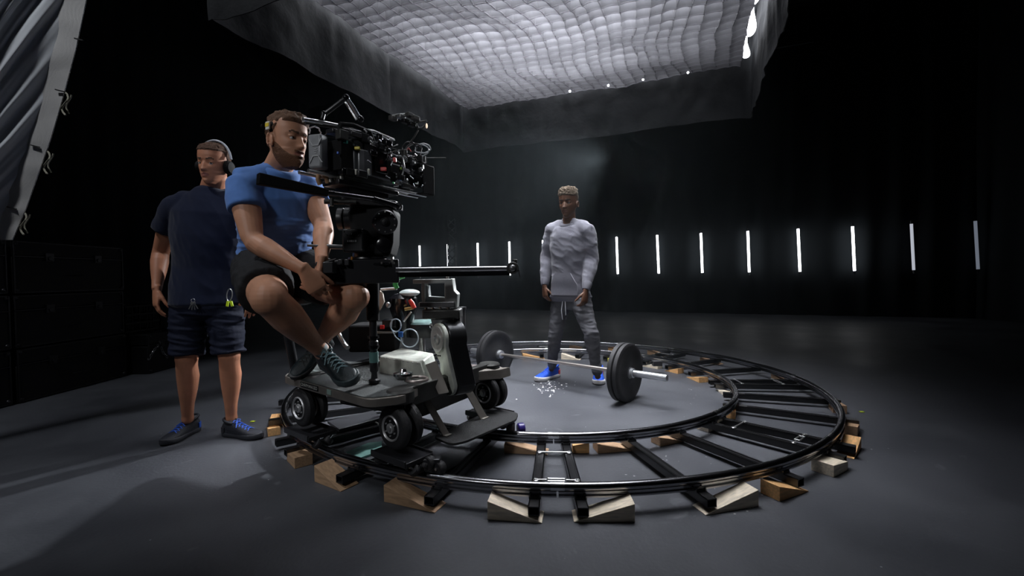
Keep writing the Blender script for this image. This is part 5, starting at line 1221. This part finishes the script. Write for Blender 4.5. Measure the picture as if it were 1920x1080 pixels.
# ================================================================== BARBELL
PL, PR = V3(-.11, 4.34, .226), V3(.85, 3.50, .226); ba = (PR - PL).normalized(); PR = PR - ba * .06
bbl = thing('barbell', "loaded barbell with thick black rubber plates lying across in front of the athlete's feet", 'barbell', (PL + PR) / 2 - V3(0, 0, .226))
chrome = mat('bar_steel', (.62, .56, .53), .28, metal=.9)
pr_ = mat('bumper_plate', (.022, .022, .024), .6, spec=.4, bump=.15, bscale=90, vary=.25, vscale=9)
obj('shaft', MB().cyl(PL, PR, .0145, n=18), chrome, bbl)
for p, d, ths in ((PL, -ba, (.042, .042)), (PR, ba, (.044, .04))):
    x = .035
    for k, th in enumerate(ths):
        q = p + d * x; r = .225
        prof = [(0, .03), (0, .07), (.008, .085), (.008, .165), (.0, .185), (.0, .212), (.006, r), (th - .006, r), (th, .212), (th, .185), (th - .008, .165), (th - .008, .085), (th, .07), (th, .03)]
        pl_ = obj('plate', MB().lathe(q, d, prof, 56), pr_, bbl)
        obj('plate_hub', MB().lathe(q - d * .002, d, [(0, .026), (0, .045), (th + .004, .045), (th + .004, .026)], 30), mat('hub_steel', (.25, .25, .26), .4, metal=.8), pl_)
        x += th + .003
    obj('collar', MB().lathe(p + d * -.005, d, [(0, .014), (0, .038), (.03, .04), (.036, .03)], 28), mat('collar_grey', (.5, .52, .54), .35, metal=.6), bbl)
    obj('sleeve', MB().lathe(p + d * .03, d, [(0, .02), (0, .0255), (.375, .0255), (.38, .023), (.376, .019), (.376, .001)], 28), mat('sleeve_steel', (.6, .62, .65), .3, metal=.85), bbl)
    obj('lock_collar', MB().lathe(p + d * (x + .002), d, [(0, .027), (0, .037), (.022, .037), (.024, .027)], 24), MATS['collar_grey'], bbl)
rs = random.Random(11); m = MB()
for i in range(70):
    a = atz(rs.gauss(1034, 20), rs.gauss(727, 8), 0); s = rs.uniform(.004, .012)
    m.add([a + V3(s * math.cos(t) * rs.uniform(.6, 1.2), s * math.sin(t) * rs.uniform(.6, 1.2), .001) for t in (0, 1.3, 2.5, 3.8, 5)] + [a + V3(0, 0, s * .5)], [(0, 1, 5), (1, 2, 5), (2, 3, 5), (3, 4, 5), (4, 0, 5), (4, 3, 2, 1, 0)])
tag(obj('chalk_crumbs', m, mat('chalk', (.75, .75, .74), .9), smooth=False, fix=False), "white chalk crumbs scattered on the dark floor beside the athlete's left-hand shoe", 'chalk', kind='stuff')
m = MB()
for i in range(60):
    cx, cy, sx, sy = rs.choice([(1305, 905, 26, 6), (1410, 925, 40, 8), (1640, 860, 30, 12), (1300, 735, 5, 25), (1385, 950, 20, 6), (1150, 870, 60, 25), (250, 800, 40, 10), (1270, 850, 40, 20)])
    a = atz(rs.gauss(cx, sx), rs.gauss(cy, sy), 0); s = rs.uniform(.002, .006)
    m.add([a + V3(s * math.cos(t) * rs.uniform(.6, 1.4), s * math.sin(t) * rs.uniform(.6, 1.2), .001) for t in (0, 1.3, 2.5, 3.8, 5)] + [a + V3(0, 0, s * .3)], [(0, 1, 5), (1, 2, 5), (2, 3, 5), (3, 4, 5), (4, 0, 5), (4, 3, 2, 1, 0)])
tag(obj('floor_debris', m, mat('debris_grey', (.4, .4, .4), .9), smooth=False, fix=False), 'tiny pale specks of dust and debris scattered over the dark studio floor', 'debris', kind='stuff')
for x, y, lb in ((1616, 773, 'small yellow-green floor mark outside the right bend of the track'), (1373, 743, 'small yellow-green floor mark inside the inner rail on the right'), (474, 791, "tiny yellow-green floor mark beside the standing crew member's blue laces")):
    p = atz(x, y, 0); tag(obj('floor_marker', MB().box(p + V3(0, 0, .003), (.028, .02, .004)), mat('marker_lime', (.65, .8, .05), .5)), lb, 'marker', 'yellow-green floor marks')
# clamp on the far inner rail
p = atz(1232, 681, .1); t = thing('rail_stop', 'black clamp block gripping the far inner rail right of the barbell', 'clamp', p); obj('block', MB().box(p, (.09, .06, .05)), black_metal, t, bevel=.004); obj('screw', MB().cyl(p + V3(-.07, 0, .01), p + V3(-.03, 0, .01), .012), black_gloss, t)
# black wheel stop and cable heap on the outer rail beside the front wheel
p = pol(RO, -113.5, .16)
# ================================================================== HUNG CLOTH AT THE LEFT
edge = [(176, -40), (165, 0), (146, 90), (122, 180), (98, 262), (74, 330), (52, 392), (26, 452)]
cl = thing('hanging_cloth', 'large rumpled grey reflector cloth with pale webbing edge hanging at the upper left', 'cloth', at(60, 250, 2.6))
cm_ = mat('silver_cloth', (.62, .64, .67), .6, spec=.4, bump=.25, bscale=9); wm = mat('webbing', (.72, .70, .68), .8, bump=.6, bscale=90, kind='wave')
def edge_at(t):
    k = t * (len(edge) - 1); i = min(int(k), len(edge) - 2); f_ = k - i; return (edge[i][0] * (1 - f_) + edge[i + 1][0] * f_, edge[i][1] * (1 - f_) + edge[i + 1][1] * f_)
nt_, ns_ = 230, 170; V = []
for l in (0, 1):
    for j in range(nt_ + 1):
        x, y = edge_at(j / nt_)
        for i in range(ns_ + 1):
            s = i / ns_; xx = (x - 30) * (1 - s) + (-330) * s; yy = y + 60 * s * s - 30 * s; Y = 2.75 - .55 * s
            tt = j / nt_; ph_f = tt - 1.15 * s - .25 * s * s; d_ = .045 * noise.noise(Vector((ph_f * 5.5, s * .9, 1))) + .03 * noise.noise(Vector((ph_f * 13, s * 1.6, 4))) + .006 * noise.noise(Vector((ph_f * 30, s * 3, 9)))
            p = at(xx, yy, Y + d_ * min(1, s * 5 + .1)); V.append((p.x, p.y + l * .006, p.z))
W = ns_ + 1; H = nt_ + 1; fs = []
for l in (0, 1):
    for j in range(nt_):
        for i in range(ns_): k = l * W * H + j * W + i; fs.append((k, k + 1, k + 1 + W, k + W))
for j in (0, nt_):
    for i in range(ns_): k = j * W + i; fs.append((k, k + 1, k + 1 + W * H, k + W * H))
for i in (0, ns_):
    for j in range(nt_): k = j * W + i; fs.append((k, k + W, k + W + W * H, k + W * H))
cp_ = obj('cloth_panel', MB().add(V, fs), cm_, cl)
for pl_ in cp_.data.polygons: pl_.use_smooth = True
if 'sharp_edge' in cp_.data.attributes: cp_.data.attributes.remove(cp_.data.attributes['sharp_edge'])
V = []
for l in (0, 1):
    for j in range(nt_ + 1):
        x, y = edge_at(j / nt_)
        for s in (0, .5, 1):
            p = at(x - 46 * (1 - s), y - 2, 2.74 + .012 * noise.noise(Vector((j * .06, s, 0)))); V.append((p.x, p.y - .004 - l * .006, p.z))
fs = []; W = 3; H = nt_ + 1
for l in (0, 1):
    for j in range(nt_):
        for i in range(2): k = l * W * H + j * W + i; fs.append((k, k + 1, k + 1 + W, k + W))
for i in (0, 2):
    for j in range(nt_): k = j * W + i; fs.append((k, k + W, k + W + W * H, k + W * H))
wo = obj('webbing_edge', MB().add(V, fs), wm, cl)
for x, y in ((140, 72), (104, 168), (58, 272), (14, 388)):
    p = at(x, y, 2.72); d_ = at(x + 16, y + 4, 2.72) - p; obj('grommet', MB().bar(p, p + d_, .010, .006), mat('grommet_dark', (.02, .02, .02), .5), wo)
rope = mat('tie_rope', (.36, .34, .26), .8)
for x, y in ((122, 172), (88, 282), (44, 396)):
    obj('tie_cord', MB().tube([at(x + 6 * math.sin(i * .8) , y + i * 5.5, 2.73 + .01 * math.cos(i)) for i in range(9)], .005, 6), rope, cl); obj('tie_cord', MB().tube([at(x + 7 + 5 * math.cos(i * .7), y + 6 + i * 5, 2.75) for i in range(8)], .004, 6), rope, cl)
obj('support_pipe', MB().cyl(at(176, -60, 2.85), at(-340, -90, 2.2), .02, n=12), dark_metal, cl)
for q in (at(150, -56, 2.82), at(-300, -88, 2.25)): obj('hanging_chain', MB().cyl(q, (q.x, q.y, 7.0), .005, n=6), black_metal, cl)
# ================================================================== FLIGHT CASES AT THE LEFT
ck = mat('case_black', (.006, .006, .007), .6, spec=.2, bump=.1, bscale=60); ed = mat('case_edge', (.12, .12, .13), .3, metal=.9)
def case(x0, x1, y0, y1, z0, z1, label, cat='flight case'):
    t = thing('flight_case', label, cat, ((x0 + x1) / 2, (y0 + y1) / 2, z0), 'black flight cases stacked at the left')
    zm = z0 + (z1 - z0) * .7
    obj('body', MB().box(((x0 + x1) / 2, (y0 + y1) / 2, (z0 + zm) / 2), (x1 - x0 - .01, y1 - y0 - .01, zm - z0 - .008)), ck, t, bevel=.008)
    ld = obj('lid', MB().box(((x0 + x1) / 2, (y0 + y1) / 2, (zm + z1) / 2), (x1 - x0 - .01, y1 - y0 - .01, z1 - zm - .008)), ck, t, bevel=.008)
    m = MB(); x = x1 - .004
    for z in (z0 + .012, zm, z1 - .014): m.box((x, (y0 + y1) / 2, z), (.012, y1 - y0 - .02, .01))
    for y in (y0 + .014, y1 - .014): m.box((x, y, (z0 + z1) / 2), (.012, .012, z1 - z0 - .02))
    obj('edge_trim', m, MATS['case_edge_dark'], t, bevel=.002)
    m = MB()
    for a in (y0 + .03, y1 - .03):
        for z in (z0 + .03, z1 - .03): obj('ball_corner', MB().ell((x1 - .012, a, z), .022, None, 12, 8), MATS['case_edge_dark'], t)
    for fr_ in (.28, .72):
        y = y0 + (y1 - y0) * fr_; lt = MB().box((x1 + .004, y, zm), (.012, .07, .07)); lt.cyl((x1 + .01, y, zm - .012), (x1 + .018, y, zm - .012), .018, n=12); obj('latch', lt, MATS['case_edge_dark'], t, bevel=.002)
    hm_ = MB().tube([(x1 + .002, (y0 + y1) / 2 - .06, (z0 + zm) / 2), (x1 + .025, (y0 + y1) / 2 - .05, (z0 + zm) / 2), (x1 + .025, (y0 + y1) / 2 + .05, (z0 + zm) / 2), (x1 + .002, (y0 + y1) / 2 + .06, (z0 + zm) / 2)], .006, 8); obj('handle', hm_, MATS['case_edge_dark'], t)
mat('case_edge_dark', (.03, .03, .033), .35, metal=.8)
names = {0: 'bottom', 1: 'middle', 2: 'top'}
for c, (y0, y1, wd) in enumerate(((2.55, 3.6, 'nearer the left picture edge'), (3.62, 4.66, 'nearer the standing crew member'))):
    for r_ in range(3):
        case(-4.75, -3.98 + .01 * ((r_ + c) % 2), y0, y1, .0 + .44 * r_ + .002, .44 * (r_ + 1), f'black flight case, {names[r_]} of the stack {wd}')
# low pile of rigging hardware behind the standing man's hand
case(-4.45, -3.80, 4.72, 5.35, .002, .42, 'low black flight case at the far end, bottom of the rigging pile')
t = thing('milk_crate', 'black plastic crate of rigging hardware on the low case behind the hanging hand', 'crate', (-4.1, 5.03, .42)); m = MB()
for (a, b) in (((-4.4, 4.8), (-4.1, 4.8)), ((-4.1, 4.8), (-4.1, 5.28)), ((-4.1, 5.28), (-4.4, 5.28)), ((-4.4, 5.28), (-4.4, 4.8))):
    for z in (.43, .52, .61, .70): m.bar((*a, z), (*b, z), .01, .02, UP)
    for i in range(6): k = i / 5; p = V3(a[0] + (b[0] - a[0]) * k, a[1] + (b[1] - a[1]) * k, 0); m.bar(p + UP * .42, p + UP * .71, .012, .012)
obj('crate_walls', m, ck, t, bevel=.001); obj('crate_floor', MB().box((-4.25, 5.04, .427), (.29, .47, .012)), ck, t)
mt_ = mat('chain_metal', (.3, .3, .32), .3, metal=.9)
def chain(pts, label, r=.012):
    m = MB(); P = [at(*p) for p in pts]; n = 0; L_ = 0
    for a, b in zip(P, P[1:]):
        k = max(2, int((b - a).length / (r * 2.6)))
        for i in range(k):
            c = a.lerp(b, i / k); d_ = (b - a).normalized(); s_, q_ = perp(d_); s_ = s_ if (n % 2) else q_; n += 1
            m.tube([c + d_ * (r * 1.7 * math.cos(t)) + s_ * (r * .9 * math.sin(t)) for t in [2 * PI * j / 8 for j in range(8)]], r * .3, 5, closed=True)
    return tag(obj('steel_chain', m, mt_, None, fix=False), label, 'chain', 'steel chains on the rigging pile')
chain([(268, 622, 5.0), (280, 620, 5.0), (292, 622, 5.0), (305, 620, 5.0)], 'short steel chain lying over the case edge below the hanging hand')
chain([(280, 672, 4.73), (290, 655, 4.8), (299, 643, 4.87), (306, 662, 4.92), (316, 672, 4.99)], 'steel chain hanging in an inverted V on the low case')
m = MB()
for x, y in ((260, 708), (270, 664), (300, 611), (312, 632), (315, 640), (311, 700), (318, 695), (238, 668), (262, 640)): m.box(at(x, y, 4.6), (.03, .02, .012))
# cart shapes between the man's legs
p = atz(388, 668, 0); t = thing('equipment_case', "small dark case of equipment seen between the standing crew member's legs", 'case', V3(p.x, p.y, 0)); obj('body', MB().box(V3(p.x, p.y + .2, .16), (.4, .4, .32)), ck, t, bevel=.006); obj('trim', MB().box(V3(p.x, p.y - .004, .2), (.3, .012, .02)), mt_, t); obj('latch', MB().box(V3(p.x - .05, p.y - .006, .11), (.05, .014, .04)), mt_, t)
# ================================================================== THIN STAGE HAZE that shows the backlight's beam
hz = bpy.data.materials.new('stage_haze'); hz.use_nodes = True; nt = hz.node_tree; nt.nodes.clear()
o_ = nt.nodes.new('ShaderNodeOutputMaterial'); vs_ = nt.nodes.new('ShaderNodeVolumeScatter'); vs_.inputs['Density'].default_value = .0042; vs_.inputs['Color'].default_value = (.8, .93, 1, 1); vs_.inputs['Anisotropy'].default_value = .2
nt.links.new(vs_.outputs[0], o_.inputs['Volume'])
tag(obj('haze', MB().prism([(-2.4, 2.9, .01), (5.0, 2.9, .01), (5.0, 10.4, .01), (-2.4, 13.4, .01)], (0, 0, 2.44)), hz, smooth=False), 'faint stage haze hanging in the dark air of the studio', 'haze', kind='stuff')
